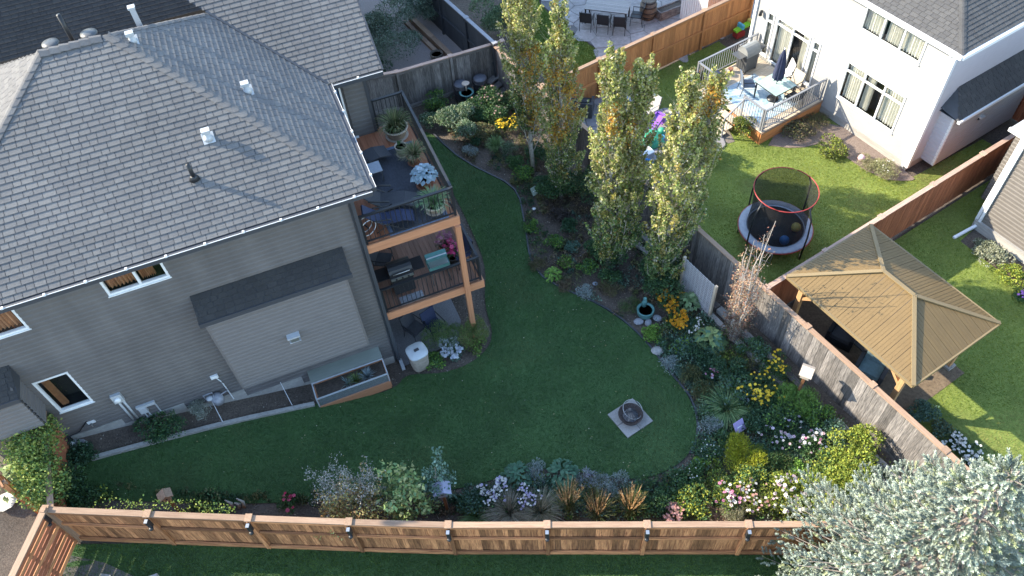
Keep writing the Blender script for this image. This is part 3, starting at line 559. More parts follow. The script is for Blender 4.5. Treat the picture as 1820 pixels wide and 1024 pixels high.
b = MB(); b.quad((bx0-.11, by-.16, 5.28), (bx1+.19, by-.16, 5.28), (bx1+.19, 0, 5.65), (bx0-.11, 0, 5.65)); b.quad((bx0-.11, by-.16, 5.28), (bx0-.11, 0, 5.65), (bx0-.11, 0, 5.2), (bx0-.11, by-.16, 5.2)); b.quad((bx1+.19, by-.16, 5.28), (bx1+.19, 0, 5.65), (bx1+.19, 0, 5.2), (bx1+.19, by-.16, 5.2)); b.build('roof_deck', M_trimdark, cr)
shingle_face(cr, (0, by-.16, 5.28), (1, 0, 0), (0, run, rise), sl, lambda b: (bx0-.11, bx1+.19), 0, 11, tone=.32)
beam('fascia', M_trimdark, cr, (bx0-.12, by-.18, 5.21), (bx1+.2, by-.18, 5.21), .05, .14); box('soffit', M_trimdark, cr, ((bx0+bx1)/2, by/2-.08, 5.16), (bx1-bx0+.26, .64, .03))
for k in range(9): box('clip_light', M_white, cr, (bx0-.05+k*.47, -.02, 5.69), (.04, .04, .04))
v = part('flue_vent', H0, (-2.45, by, 3.5)); box('plate', M_galv, v, (0, -.02, 0), (.32, .03, .3)); box('hood', M_galv, v, (0, -.12, .1), (.34, .2, .05)); box('cage', M_steel, v, (0, -.1, -.02), (.22, .16, .16)); box('lower_shelf', M_galv, v, (0, -.1, -.14), (.3, .14, .02))
# --- small chase on the west wall
wx0, wx1 = -10.6, -8.87
siding('west_chase', M_taupe, H0, (0, -.6, 0), (1, 0, 0), None, wx0, wx1, 3.5, 4.9, out=(0, -1, 0)); siding('west_chase_side', M_taupe, H0, (wx1, 0, 0), (0, 1, 0), None, -.6, 0, 3.5, 5.1, out=(1, 0, 0)); box('west_chase_core', M_taupe, H0, ((wx0+wx1)/2, -.3, 4.2), (wx1-wx0-.01, .59, 1.39)); box('wall_core', M_siding, H0, (-10, .3, 3.7), (1.35, .6, 7.4)); v = part('west_chase_roof', H0)
b = MB(); b.quad((wx0, -.76, 4.93), (wx1+.1, -.76, 4.93), (wx1+.1, 0, 5.34), (wx0, 0, 5.34)); b.quad((wx1+.1, -.76, 4.93), (wx1+.1, 0, 5.34), (wx1+.1, 0, 4.85), (wx1+.1, -.76, 4.85)); b.build('roof_deck', M_trimdark, v); shingle_face(v, (wx0, -.76, 4.93), (1, 0, 0), (0, .76, .41), .86, lambda b: (0, wx1+.1-wx0), 0, 12, tone=.32); beam('fascia', M_trimdark, v, (wx0, -.78, 4.87), (wx1+.1, -.78, 4.87), .05, .14)
# --- services on the wall
def meterbox(x, z):
    v = part('electric_meter', H0, (x, 0, z)); box('cabinet', M_galv, v, (0, -.07, 0), (.26, .13, .34)); lathe('dial', M_white, v, [(.085, 0), (.085, .05), (.07, .07)], (0, 0, 0), 16).rotation_euler = (rad(90), 0, 0); v.children[-1].location = (0, -.13, .0)
    for dx in (-.06, .06): tube('conduit', M_galv, v, [(dx, -.06, -.17), (dx, -.06, -1.15)], .032, 8)
meterbox(-7.3, 2.86)
v = part('service_panel', H0, (-6.85, 0, 2.1)); box('cabinet', M_galv, v, (0, -.06, .05), (.5, .1, .1)); box('cabinet', M_galv, v, (-.12, -.07, -.1), (.2, .12, .24))
for dx in (-.16, -.06, .22): tube('conduit', M_galv, v, [(dx, -.05, -.05), (dx, -.05, -.62)], .02, 6)
v = part('gas_meter', H0, (-5.1, 0, 1.55)); lathe('body', M_stone, v, [(.05, -.16), (.16, -.14), (.17, .1), (.08, .16)], (0, -.24, 0), 14); lathe('regulator', M_galv, v, [(.02, -.03), (.1, -.02), (.1, .02), (.03, .06)], (-.18, -.22, .12), 12); tube('pipe', M_stone, v, [(-.05, -.24, .15), (-.05, -.2, .3), (-.3, -.2, .3), (-.3, -.2, -.4)], .02, 6); tube('pipe', M_stone, v, [(.1, -.24, .12), (.3, -.2, .15), (.3, -.1, .05)], .02, 6)
v = part('cable_box', H0, (-4.9, 0, 2.33)); box('cabinet', M_white, v, (0, -.05, 0), (.2, .09, .13)); tube('conduit', M_white, v, [(.02, -.06, -.05), (.08, -.06, -.3), (.1, -.06, -.45), (.12, -.06, -1.3)], .018, 6)
v = part('hose_tap', H0, (-8.27, 0, 2.2)); box('plate', M_white, v, (0, -.03, 0), (.2, .05, .12)); tube('tap', M_steel, v, [(0, -.03, 0), (0, -.14, -.02), (0, -.15, -.08)], .018, 6)
# --- basement, decks
deckL, deckU = 2.48, 5.43
def railing(parent, a, b, z, h=1.0, step=.125, top=.045, m=None, posts=True):
    m = m or M_black; a = Vector((*a, z)); b = Vector((*b, z)); U = Vector((0, 0, 1)); r = part('railing', parent)
    beam('top_rail', m, r, a+U*h, b+U*h, top*1.6, top); beam('bottom_rail', m, r, a+U*.09, b+U*.09, .035, .035); d = b-a; n = max(2, int(d.length/step))
    for k in range(1, n): q = a+d*(k/n); box('baluster', m, r, q+U*(h*.5+.045), (.018, .018, h-.09))
    if posts:
        for q in (a, b): box('rail_post', m, r, q+U*(h/2+.02), (.06, .06, h+.04))
def deck(name, x1, y1, z, m, board_m, y0=-.06, rail=True):
    d = part(name, H0)
    n = int((x1-.04)/.145)
    for k in range(n): box('deck_board', board_m, d, (.1+k*.145, (y0+y1)/2+.02, z-.014), (.139, y1-y0-.05, .028))
    box('fascia', M_fascia, d, ((x1+.1)/2, y0-.02, z-.15), (x1-.06, .045, .3)); box('fascia', M_fascia, d, (x1+.01, (y0+y1)/2, z-.15), (.045, y1-y0+.08, .3))
    box('joist_frame', M_fascia, d, (x1/2, (y0+y1)/2, z-.16), (x1-.1, y1-y0-.1, .2))
    railing(d, (.14, y0+.04), (x1-.05, y0+.04), z); railing(d, (x1-.05, y0+.1), (x1-.05, y1), z, posts=False); return d
dU = deck('upper_deck', 2.62, 4.25, deckU, M_deck, M_deck); railing(dU, (1.66, 4.22), (2.55, 4.22), deckU)
dL = deck('lower_deck', 3.06, 4.1, deckL, M_deck2, M_deck2)
for x, y, z0 in ((2.55, -.12, 0), (2.55, 4.1, 0)): box('deck_post', M_fascia, H0, (x, y, (deckU-.3)/2), (.15, .15, deckU-.3))
box('sliding_door', M_glassd, H0, (.03, 1.7, 3.55), (.03, 1.8, 2.0)); box('sliding_door', M_glassd, H0, (.03, 1.9, 1.05), (.03, 1.8, 2.0)); box('sliding_door', M_glassd, H0, (.03, 1.7, 6.5), (.03, 1.8, 2.0))
pp = [xy(HF.w(*q)) for q in [(.05, -.35), (2.0, -.1), (2.35, .6), (2.3, 4.1), (.05, 4.1)]]
sheet('house_patio', M_aggr, pp, .03)
# --- dark roof of the house behind
nb = thing('dark_roofed_house', 'neighbouring house with a dark steep roof behind the grey house ridge', 'house', HF.w(-8, 14, 0), HF.a)
b = MB(); b.quad((-14, 0, 4.8), (12, 0, 4.8), (12, 7.5, 12.55), (-14, 7.5, 12.55)); b.quad((12, 15, 4.8), (-14, 15, 4.8), (-14, 7.5, 12.55), (12, 7.5, 12.55)); b.quad((11.6, .5, 4.6), (11.6, 14.5, 4.6), (11.6, 7.5, 12.2)); b.build('roof_deck', M_black, nb); box('wall', M_siding, nb, (-1.2, 7.5, 2.3), (25, 14, 4.6))
shingle_face(nb, (-14, 0, 4.8), (1, 0, 0), (0, 6, 6.2), 10.75, lambda b: (0, 26), 0, 21, tone=.33)
for px, py in ((245, 12), (231, 38)): pass
v = part('roof_vent', nb, (2.9, 2.6, 7.6)); box('hood', M_galv, v, (0, 0, .12), (.3, .3, .1)); tube('stack', M_galv, v, [(0, .1, -.1), (0, 0, .12)], .1, 10)
# ================================================================ fences
def fence(name, label, p0, p1, h, mats, bay=2.4, bw=.14, side=-1, kick=True, mid=.62, cap=True, group=None, lights=False, nposts=None, gap=.006, seed=0, rails=True):
    'board fence from p0 to p1; side is where posts and rails stand (+1 = left of the run)'
    mb, mp, mc = mats; p0 = Vector((*p0[:2], 0)); p1 = Vector((*p1[:2], 0)); d = p1-p0; Lh = d.length; a = math.atan2(d.y, d.x); d.normalize()
    t = thing(name, label, 'fence', (p0.x, p0.y, 0), a, group); r = random.Random(seed); zt = lambda x: T(p0.x+d.x*x, p0.y+d.y*x)
    n = max(1, round(Lh/bay)); bl = Lh/n
    for k in range(n+1):
        x = k*bl; box('post', mp, t, (x, side*.05, zt(x)+h/2+.01), (.1, .1, h+.02)); box('post_cap', mc, t, (x, 0, zt(x)+h+.075), (.17, .2, .03))
        if lights:
            o = part('solar_light', t, (x, -.16 if side < 0 else .16, zt(x)+h-.25)); box('bracket', M_black, o, (0, 0, .1), (.1, .09, .32)); box('panel', M_steel, o, (0, -.02, .27), (.08, .1, .02)); lathe('lamp', M_black, o, [(.05, -.02), (.06, .03), (.03, .05)], (0, -.06, -.1), 10)
    for k in range(n):
        x0, x1 = k*bl+.05, (k+1)*bl-.05; z0, z1 = zt(x0), zt(x1)
        if cap: beam('cap_rail', mc, t, (x0-.05, 0, z0+h+.045), (x1+.05, 0, z1+h+.045), .15, .035)
        if rails:
            beam('rail', mp, t, (x0, side*.045, z0+h-.04), (x1, side*.045, z1+h-.04), .05, .09)
            if mid: beam('rail', mp, t, (x0, side*.05, z0+h*mid), (x1, side*.05, z1+h*mid), .05, .09)
            if kick: beam('kickboard', mp, t, (x0, side*.055, z0+.1), (x1, side*.055, z1+.1), .045, .18)
    x = bw/2; i = 0
    while x < Lh:
        hh = h-.01+r.uniform(-.012, .012); box('board', mb, t, (x, r.uniform(-.004, .004), zt(x)+hh/2+.02), (bw-gap, .02, hh), 0, r.uniform(-.006, .006), r.uniform(-.004, .004)); x += bw
    return t
cedar = (M_cedar, M_cedar, M_cap); greyw = (M_grey, M_grey, M_cap); orng = (M_orange, M_orange, M_cap); redw = (M_redwood, M_redwood, mat('cap_red', (.32, .2, .15), .7, 0, 5, .2, 25, rnd=.12, col2=(.5, .36, .29))); 
fence('cedar_fence', 'long cedar board fence with black solar lights across the bottom of the picture', (-11.75, 8.74), (7.6, 7.02), 1.78, cedar, 2.42, .145, -1, True, .6, lights=True, seed=1)
fence('weathered_fence', 'weathered grey board fence running diagonally behind the poplars', WF.w(-9.05, 12.8), WF.w(-9.05, -10.6), 1.8, greyw, 2.44, .14, 1, False, .2, seed=2)
fence('orange_fence', 'bright orange stained fence behind the white house deck', WF.w(-8.95, 9.8), WF.w(1.6, 9.8), 1.8, orng, 2.4, .14, -1, False, .5, seed=3)
fence('red_brown_fence', 'red brown stained fence between trampoline lawn and gazebo', WF.w(-8.98, -1.9), WF.w(5.5, -1.9), 1.78, redw, 2.4, .14, 1, False, .5, seed=4)
fence('side_alley_fence', 'short red fence closing the alley beside the white house', WF.w(5.3, -1.8), WF.w(5.3, .5), 1.75, redw, 2.4, .14, 1, False, .5, seed=14)
fence('back_fence', 'weathered fence with reddish cap behind the barrels and bird bath', HF.w(1.6, 11.4), HF.w(8.2, 11.45), 1.78, (M_grey, M_grey, redw[2]), 2.2, .14, -1, True, 0, seed=5)
dk = mat('charcoal_fence', (.05, .055, .065), .6, .2, 4, rnd=.1)
fence('charcoal_fence', 'charcoal painted panel fence at the top above the back fence corner', WF.w(-9.03, 13.0), WF.w(-9.03, 19.5), 1.9, (dk, dk, M_stone), 1.9, .3, 1, False, .5, seed=6, gap=.002)
t = thing('timber_retaining_edge', 'pale timber sleepers stepped along the foot of the charcoal fence', 'edging', WF.w(-9.75, 13.1, 0), WF.a+rad(90))
for k in range(3): box('sleeper', M_cap, t, (1+k*2.02, 0, .14), (2.0, .22, .28)); box('sleeper', M_cap, t, (1+k*2.02, .3, .08), (2.0, .16, .16))
t = thing('timber_edging', 'two rows of grey timber sleepers inside the weathered fence', 'edging', WF.w(-9.55, 4.0, 0), WF.a-rad(90))
for k in range(5): box('sleeper', M_grey if k % 2 else M_paver, t, (1.2+k*2.42, 0, .07), (2.38, .2, .16)); box('sleeper', M_paver, t, (1.0+k*2.42, -.36, .05), (2.38, .17, .12))
# short return fence and the slatted gate at the lower left
c0 = PT(118, 968); fence('side_return_fence', 'short red cedar fence panel under the vine at the left', (-11.75, 8.8), HF.w(-9.0, -.15), 1.5, (M_redwood, M_cedar, M_cap), 1.9, .14, 1, False, .5, seed=7)
g1 = PT(60, 1075); a = math.atan2(g1.y-8.74, g1.x+11.75)
t = thing('slatted_gate', 'cedar gate of horizontal slats with a round ornament, bottom left corner', 'gate', (-11.75, 8.70, T(-11.75, 8.74)), rad(-100))
for k in range(11): box('slat', M_redwood if k % 3 else M_cedar, t, (1.45, 0, .16+k*.155), (2.7, .025, .125))
for x in (.1, 1.0, 1.9, 2.8): box('gate_post', M_cedar, t, (x, -.05, .92), (.09, .07, 1.8))
box('cap_rail', M_cap, t, (1.45, 0, 1.87), (2.9, .16, .04)); box('gate_post', M_cap, t, (0, 0, .95), (.13, .13, 1.95))
o = lathe('round_ornament', M_pot, t, [(.05, 0), (.19, .0), (.19, .03), (.12, .035), (.1, .02)], (0, 0, 0), 18); o.location = (1.75, .06, 1.3); o.rotation_euler = (rad(-90), 0, 0)
# cross beams of an arbor at the lower left
t = thing('arbor', 'low cedar arbor beams over the path at the left edge', 'arbor', PT(20, 960), rad(40))
for dy in (0, .35): beam('arbor_beam', M_cap, t, (-1.2, dy, 2.0), (1.0, dy, 2.0), .07, .14)
for dx in (-.9, -.3, .3, .9): beam('cross_piece', M_cedar, t, (dx, -.2, 2.1), (dx, .6, 2.1), .05, .07)
for dx, dy in ((.9, 0), (.9, .35)): box('arbor_post', M_cedar, t, (dx, dy, 1.0), (.1, .1, 2.0))
PV = [xy(PT(*q)) for q in [(112, 985), (185, 1000), (260, 1035), (200, 1100), (60, 1060), (85, 1010)]]
pv = sheet('paver_path', mat('path_sand', (.12, .11, .1), .95, .2, 20), PV, .02); stones(pv, PV, M_paver, .5, 31, T(-11, 7)-.2, T(-11, 7)+.03, .03, 'paver')
# ================================================================ white house
Wh = thing('white_house', 'two storey white sided house with curtained windows, upper right', 'house', WF.o, WF.a)
holes = [(.98, 3.54, 1.05, 2.65), (1.02, 3.5, 3.95, 4.98), (4.8, 5.17, .72, 2.62), (5.3, 7.0, .62, 2.62), (7.12, 7.5, .72, 2.62)]
siding('rear_wall', M_wsiding, Wh, (0, 0, 0), (0, 1, 0), None, 0, 8.1, .3, 5.2, holes, out=(-1, 0, 0), course=.15, lip=.006)
siding('side_wall', mat('lilac_siding', (.5, .5, .54), .6, .03, 4), Wh, (0, 0, 0), (1, 0, 0), None, 0, 9, .3, 5.2, out=(0, -1, 0), course=.13, lip=.012)
siding('far_wall', M_wsiding, Wh, (0, 8.1, 0), (1, 0, 0), None, 0, 9, .3, 5.2, out=(0, 1, 0), course=.15)
box('wall_core', M_wsiding, Wh, (4.8, 4.05, 2.6), (8.3, 8.06, 5.1)); box('foundation', M_concrete, Wh, (4.5, 4.05, .15), (9.03, 8.12, .3))
ys = sorted(set([.01, 8.09]+[e for q in holes for e in q[:2]]))
for y0, y1 in zip(ys[:-1], ys[1:]):
    zz = [.3]; ym = (y0+y1)/2
    for q in sorted(holes, key=lambda q: q[2]):
        if q[0] < ym < q[1]: zz += [q[2], q[3]]
    zz.append(5.1)
    for i in range(0, len(zz), 2): box('wall_core', M_wsiding, Wh, (.33, ym, (zz[i]+zz[i+1])/2), (.64, y1-y0, zz[i+1]-zz[i]))
def ww(q, **k): window(Wh, (0, q[0], q[2]), (0, 1, 0), (-1, 0, 0), q[1]-q[0], q[3]-q[2], **k)
ww(holes[0], mull=(.85, 1.72), hmull=(1.22,), curtain=M_curtain, cpart=((.02, .34), (.52, .66), (.7, .98)))
ww(holes[1], mull=(.85, 1.65), curtain=M_curtain, cpart=((.02, .36), (.4, .62), (.68, .98)))
ww(holes[2], hmull=(1.5,), curtain=M_curtain, cpart=((.1, .9),)); ww(holes[3], mull=(.85,), hmull=(1.72,), curtain=M_curtain, cpart=((.03, .25), (.55, .95)), sill=False); ww(holes[4], hmull=(1.5,), curtain=M_curtain, cpart=((.1, .9),))
box('corner_trim', M_white, Wh, (-.01, -.01, 2.7), (.14, .14, 5.0)); box('downspout', M_white, Wh, (-.06, .12, 2.6), (.07, .09, 4.9)); box('corner_trim', M_white, Wh, (-.01, 8.1, 2.7), (.12, .12, 5.0))
wr = part('roof', Wh); k2 = .5; z = 5.25; q = MB(); s2 = math.sqrt(1+k2*k2)
q.quad((-.35, -.35, z), (-.35, 8.5, z), (4.1, 4.1, z+4.45*k2)); q.quad((-.35, -.35, z), (4.1, 4.1, z+4.45*k2), (9, 4.1, z+4.45*k2), (9, -.35, z)); q.quad((-.35, -.35, z-.02), (9, -.35, z-.02), (9, 8.5, z-.02), (-.35, 8.5, z-.02)); q.quad((9, 8.5, z), (-.35, 8.5, z), (4.1, 4.1, z+4.45*k2), (9, 4.1, z+4.45*k2)); q.build('roof_deck', M_trimdark, wr)
shingle_face(wr, (-.35, 0, z), (0, -1, 0), (1, 0, k2), 4.4*s2, lambda b: (-8.5+b/s2, .35-b/s2), 0, 41, tone=.62); shingle_face(wr, (0, -.35, z), (1, 0, 0), (0, 1, k2), 4.4*s2, lambda b: (-.35+b/s2, 6), 0, 42, tone=.55)
caps(wr, (-.35, -.35, z+.02), (4.1, 4.1, z+4.45*k2+.02), (1, 0, 0), (0, 1, 0), tone=.55, seed=9, name='hip_cap')
beam('gutter', M_white, wr, (-.4, -.4, z-.06), (-.4, 8.5, z-.06), .12, .13); beam('gutter', M_white, wr, (-.4, -.4, z-.06), (9, -.4, z-.06), .12, .13)
# side bump-out with its own roof
wb = part('side_bay', Wh); siding('bay_front', M_wsiding, wb, (0, -.5, 0), (1, 0, 0), None, .72, 5, .25, 2.45, out=(0, -1, 0)); siding('bay_side', mat('lilac_siding', W), wb, (.72, -.5, 0), (0, 1, 0), None, 0, .5, .25, 2.5, out=(-1, 0, 0)); box('bay_core', M_wsiding, wb, (2.87, -.24, 1.3), (4.27, .5, 2.2)); box('corner_trim', M_white, wb, (.72, -.5, 1.35), (.09, .09, 2.2))
q = MB(); q.quad((.5, -.75, 2.5), (5.3, -.75, 2.5), (5.3, .0, 3.2), (1.1, 0, 3.2)); q.quad((.5, -.75, 2.5), (1.1, 0, 3.2), (.5, 0, 2.6)); q.quad((.5, -.75, 2.48), (5.3, -.75, 2.48), (5.3, 0, 2.48), (.5, 0, 2.48)); q.build('roof_deck', M_trimdark, wb); shingle_face(wb, (0, -.75, 2.5), (1, 0, 0), (0, .75, .7), 1.02, lambda b: (.5+b*.55, 5.2), 0, 43, tone=.5); beam('gutter', M_white, wb, (.5, -.78, 2.46), (5.3, -.78, 2.46), .1, .1)
v = part('bay_vent', wb, (2.4, -.52, 1.6)); box('plate', M_galv, v, (0, 0, 0), (.3, .04, .3)); box('hood', M_galv, v, (0, -.08, .05), (.2, .14, .06)); box('grille', M_black, v, (0, -.04, -.03), (.18, .05, .1))
v = part('wall_lamp', Wh, (-.05, 7.75, 2.4)); lathe('shade', M_black, v, [(.03, 0), (.07, .02), (.05, .2), (.02, .24)], (-.08, 0, -.1), 10); box('bracket', M_black, v, (-.03, 0, .05), (.08, .05, .12))
# ---------------------------------------------------------------- white house deck
zd = .56; D = thing('wooden_deck', 'pale raised deck with grey metal railing behind the white house', 'deck', WF.w(0, 0, 0), WF.a)
for k in range(25): box('deck_board', M_pine, D, (-1.62, 4.13+k*.145, zd-.014), (3.1, .138, .028))
box('skirt', M_orange, D, (-1.62, 4.05, zd/2-.03), (3.12, .03, zd-.05)); box('skirt', M_orange, D, (-3.18, 4.9, zd/2-.03), (.03, 1.6, zd-.05)); box('skirt', M_pine, D, (-3.18, 7.3, zd/2-.03), (.03, .7, zd-.05)); box('fascia', M_cap, D, (-1.62, 4.03, zd-.04), (3.14, .03, .07))
gm = mat('grey_rail', (.2, .21, .23), .4, .1, 6)
def rail2(a, b, **k): railing(D, a, b, zd, .95, .12, m=gm, **k)
rail2((-3.1, 4.12), (-.1, 4.12)); rail2((-3.12, 4.2), (-3.12, 5.2)); rail2((-3.12, 7.7), (-.1, 7.7)); rail2((-3.12, 6.6), (-3.12, 7.65), posts=False)
for k, (x, zz) in enumerate(((-3.35, .4), (-3.65, .25), (-3.95, .1))): box('stair_tread', M_pine, D, (x, 5.9, zz), (.3, 1.5, .05)); box('stair_riser', M_pine, D, (x+.14, 5.9, zz-.08), (.03, 1.5, .13))
for y in (5.12, 6.68):
    beam('stair_rail', gm, D, (-3.12, y, zd+.93), (-4.05, y, .95), .05, .05); box('rail_post', gm, D, (-4.05, y, .5), (.05, .05, .95))
    for k in range(6): q = k/6; box('baluster', gm, D, (-3.2-.8*q, y, .55+.5-.45*q), (.018, .018, .8))
def at_deck(px, py, z=zd): q = WF.g(px, py, z); return WF.w(q.x, q.y, z)
# patterned rug
q = at_deck(1330, 148); R = thing('patterned_rug', 'blue and white patterned rug on the pale deck', 'rug', WF.w(-1.9, 5.6, zd+.006), WF.a)
mrug = mat('rug_pattern', (.62, .66, .68), .95, 0, 7, col2=(.1, .25, .38)); box('rug_field', mrug, R, (0, 0, 0), (1.9, 2.3, .012))
def glass_table(label, loc, rot, w, d, h, topm):
    t = thing('patio_table', label, 'table', loc, rot); box('table_top', topm, t, (0, 0, h), (w, d, .012)); 
    for a, b, c, e in ((-w/2, 0, .03, d), (w/2, 0, .03, d), (0, -d/2, w, .03), (0, d/2, w, .03)): box('frame', M_black, t, (a, b, h-.015), (c, e, .03))
    for sx in (-1, 1):
        for sy in (-1, 1): beam('leg', M_black, t, (sx*w*.46, sy*d*.46, 0), (sx*w*.46, sy*d*.46, h-.02), .03, .03)
    return t
tl = glass_table('square glass patio table on the blue rug, with parasol', WF.w(-1.5, 5.2, zd+.012), WF.a, 1.05, 1.05, .72, mat('table_glass', (.3, .42, .4), .08, .1, 4, spec=.8))
t = thing('closed_parasol', 'closed navy parasol standing through the glass table', 'parasol', WF.w(-1.5, 5.2, zd+.012), WF.a)
tube('pole', M_steel, t, [(0, 0, 0), (0, 0, 2.3)], .02, 8); b = MB(); pts = []
for zz, rr in ((.95, .16), (1.2, .17), (1.6, .14), (2.0, .09), (2.25, .02)): pts.append((zz, rr))
n = 24
for zz, rr in pts:
    for j in range(n): a = 6.283*j/n; k = rr*(1+.28*math.cos(a*8)); b.v.append((k*math.cos(a), k*math.sin(a), zz)); b.c.append((1, 1, 1))
for i in range(len(pts)-1):
    for j in range(n): b.f.append((i*n+j, i*n+(j+1) % n, (i+1)*n+(j+1) % n, (i+1)*n+j))
b.build('canopy', M_cloth, t, smooth=True); lathe('base', M_black, t, [(.22, 0), (.22, .05), (.05, .09)], n=14)
def patio_chair(label, loc, rot, sm, fm=None, group=None, arms=True, name='patio_chair'):
    fm = fm or M_black; t = thing(name, label, 'chair', loc, rot, group)
    b = MB(); b.box((0, 0, .42), (.5, .48, .035)); b.build('seat', sm, t); o = box('backrest', sm, t, (0, .26, .68), (.5, .03, .5)); o.rotation_euler = (rad(-12), 0, 0)
    for sx in (-1, 1):
        tube('leg', fm, t, [(sx*.25, -.24, 0), (sx*.25, -.22, .42)], .014, 6); tube('leg', fm, t, [(sx*.25, .3, 0), (sx*.25, .22, .42), (sx*.25, .32, .95)], .014, 6)
        if arms: tube('armrest', fm, t, [(sx*.27, -.22, .42), (sx*.27, -.22, .62), (sx*.27, .26, .64)], .018, 6)
    return t
patio_chair('tan sling patio chair by the white house door', WF.w(-.75, 5.05, zd), WF.a-rad(90), mat('tan_sling', (.4, .36, .3), .8, .1, 9)); patio_chair('blue grey patio chair on the rug left of the parasol', WF.w(-2.0, 6.1, zd+.012), WF.a+rad(60), mat('slate_sling', (.12, .15, .2), .8, .1, 9)); patio_chair('white topped patio chair against the white wall', WF.w(-.5, 5.75, zd), WF.a-rad(120), M_white)
patio_chair('patio chair with its back to the deck railing', WF.w(-1.2, 4.5, zd), WF.a+rad(180), M_charc)
def barbecue(label, loc, rot, body, lid, s=1.):
    t = thing('barbecue', label, 'barbecue', loc, rot)
    box('cabinet', body, t, (0, 0, .42*s), (.62*s, .5*s, .66*s)); box('firebox', lid, t, (0, 0, .82*s), (.7*s, .54*s, .14*s))
    b = MB(); n = 8; 
    for i in range(n+1):
        a = math.pi*i/n; b.v += [(-.34*s, -.26*s*math.cos(a), .89*s+.26*s*math.sin(a)), (.34*s, -.26*s*math.cos(a), .89*s+.26*s*math.sin(a))]; b.c += [(1, 1, 1)]*2
    b.f = [(2*i, 2*i+1, 2*i+3, 2*i+2) for i in range(n)]+[tuple(range(0, 2*n+2, 2)), tuple(range(1, 2*n+2, 2))[::-1]]; b.build('lid', lid, t)
    tube('lid_handle', M_steel, t, [(-.25*s, -.3*s, 1.02*s), (.25*s, -.3*s, 1.02*s)], .015, 8); box('control_panel', M_steel, t, (0, -.28*s, .8*s), (.66*s, .03, .09*s))
    for k in (-1, 0, 1): lathe('knob', M_black, t, [(.025, 0), (.025, .03)], n=8).location = (k*.18*s, -.32*s, .8*s)
    for sx in (-1, 1): box('side_shelf', body, t, (sx*.53*s, 0, .86*s), (.34*s, .46*s, .03)); lathe('wheel', M_black, t, [(.06, -.02), (.06, .02)], (sx*.27*s, .2*s, .06), 10)
    return t
barbecue('grey steel barbecue by the railing of the white house deck', WF.w(-1.0, 7.2, zd), WF.a+rad(180), M_dgrey, mat('grey_lid', (.2, .21, .21), .3, .1, 5))
t = thing('rattan_basket_chair', 'dark cushioned seat in the corner of the pale deck railing', 'chair', WF.w(-2.6, 7.25, zd), WF.a); lathe('seat', M_charc, t, [(.2, 0), (.3, .1), (.32, .38), (.26, .42), (.22, .3)], n=14); box('cushion', M_cloth, t, (0, 0, .4), (.42, .42, .1))
t = thing('flower_pots', 'small flower pots beside the barbecue on the pale deck', 'plant pots', WF.w(-1.9, 7.35, zd), WF.a); lathe('pot', M_pot, t, [(.09, 0), (.13, .22), (.11, .2)], n=12); lathe('pot', M_terra, t, [(.07, 0), (.1, .18), (.08, .17)], (.28, .05, 0), 12)
# ================================================================ gazebo
GX0, GX1, GY0, GY1, gz, rz_ = -8.55, -5.1, -6.65, -2.15, 2.3, 3.02
Gz = thing('gazebo', 'tan metal roofed gazebo with cedar posts beside the weathered fence', 'gazebo', WF.w(0, 0, 0), WF.a)
gr = part('roof', Gz); cx = (GX0+GX1)/2; hx = (GX1-GX0)/2; A1 = Vector((cx, GY1-hx, rz_)); A0 = Vector((cx, GY0+hx, rz_)); c = {k: Vector(v) for k, v in dict(a=(GX0, GY0, gz), b=(GX1, GY0, gz), c=(GX1, GY1, gz), d=(GX0, GY1, gz)).items()}
def panels(pts, ea, eb, wd, m):
    'a roof slope split into standing seam panels, each one a piece of its own'
    o = Vector(pts[0]); ea = Vector(ea).normalized(); en = ea.cross(Vector(eb)).normalized(); eb = en.cross(ea); poly = [((Vector(p)-o).dot(ea), (Vector(p)-o).dot(eb)) for p in pts]; x0 = min(p[0] for p in poly); x1 = max(p[0] for p in poly); x = x0
    while x < x1-.01:
        q = clip_poly(clip_poly(poly, 1, 0, min(x+wd, x1)-.006), -1, 0, -(x+.006))
        if len(q) >= 3:
            b = MB(); n = len(q); up = [o+ea*p[0]+eb*p[1]+en*.012 for p in q]; dn = [o+ea*p[0]+eb*p[1] for p in q]; b.quad(*up)
            for i in range(n): b.quad(dn[i], dn[(i+1) % n], up[(i+1) % n], up[i])
            b.build('roof_panel', m, gr)
            for fx in (.33, .66):
                xx = x+wd*fx; ys = [p[1] for p in clip_poly(clip_poly(poly, 1, 0, xx+.02), -1, 0, -(xx-.02))]
                if ys and max(ys)-min(ys) > .15: beam('panel_rib', m, gr, o+ea*xx+eb*(min(ys)+.03)+en*.013, o+ea*xx+eb*(max(ys)-.04)+en*.013, .02, .008, en)
            if x > x0: pass
        x += wd
mg = M_gaz
panels([c['d'], c['a'], A0, A1], (0, -1, 0), (1, 0, .4), .31, mg); panels([c['a'], c['b'], A0], (1, 0, 0), (0, 1, .4), .31, mg); panels([c['b'], c['c'], A1, A0], (0, 1, 0), (-1, 0, .4), .31, mg); panels([c['c'], c['d'], A1], (-1, 0, 0), (0, -1, .4), .31, mg)
q = MB(); dz = Vector((0, 0, -.02))
for f in (('d', 'a', A0, A1), ('a', 'b', A0), ('b', 'c', A1, A0), ('c', 'd', A1)): q.quad(*[(c[k] if isinstance(k, str) else k)+dz for k in f])
q.build('roof_deck', M_trimdark, gr); mt = mat('tan_trim', (.2, .15, .08), .5, .1, 3)
for a, b in ((c['a'], A0), (c['b'], A0), (c['c'], A1), (c['d'], A1), (A0, A1)): beam('hip_trim', mt, gr, a+Vector((0, 0, .03)), b+Vector((0, 0, .03)), .11, .035)
for a, b in (('a', 'b'), ('b', 'c'), ('c', 'd'), ('d', 'a')): beam('eave_trim', mt, gr, c[a]+Vector((0, 0, -.03)), c[b]+Vector((0, 0, -.03)), .05, .1)
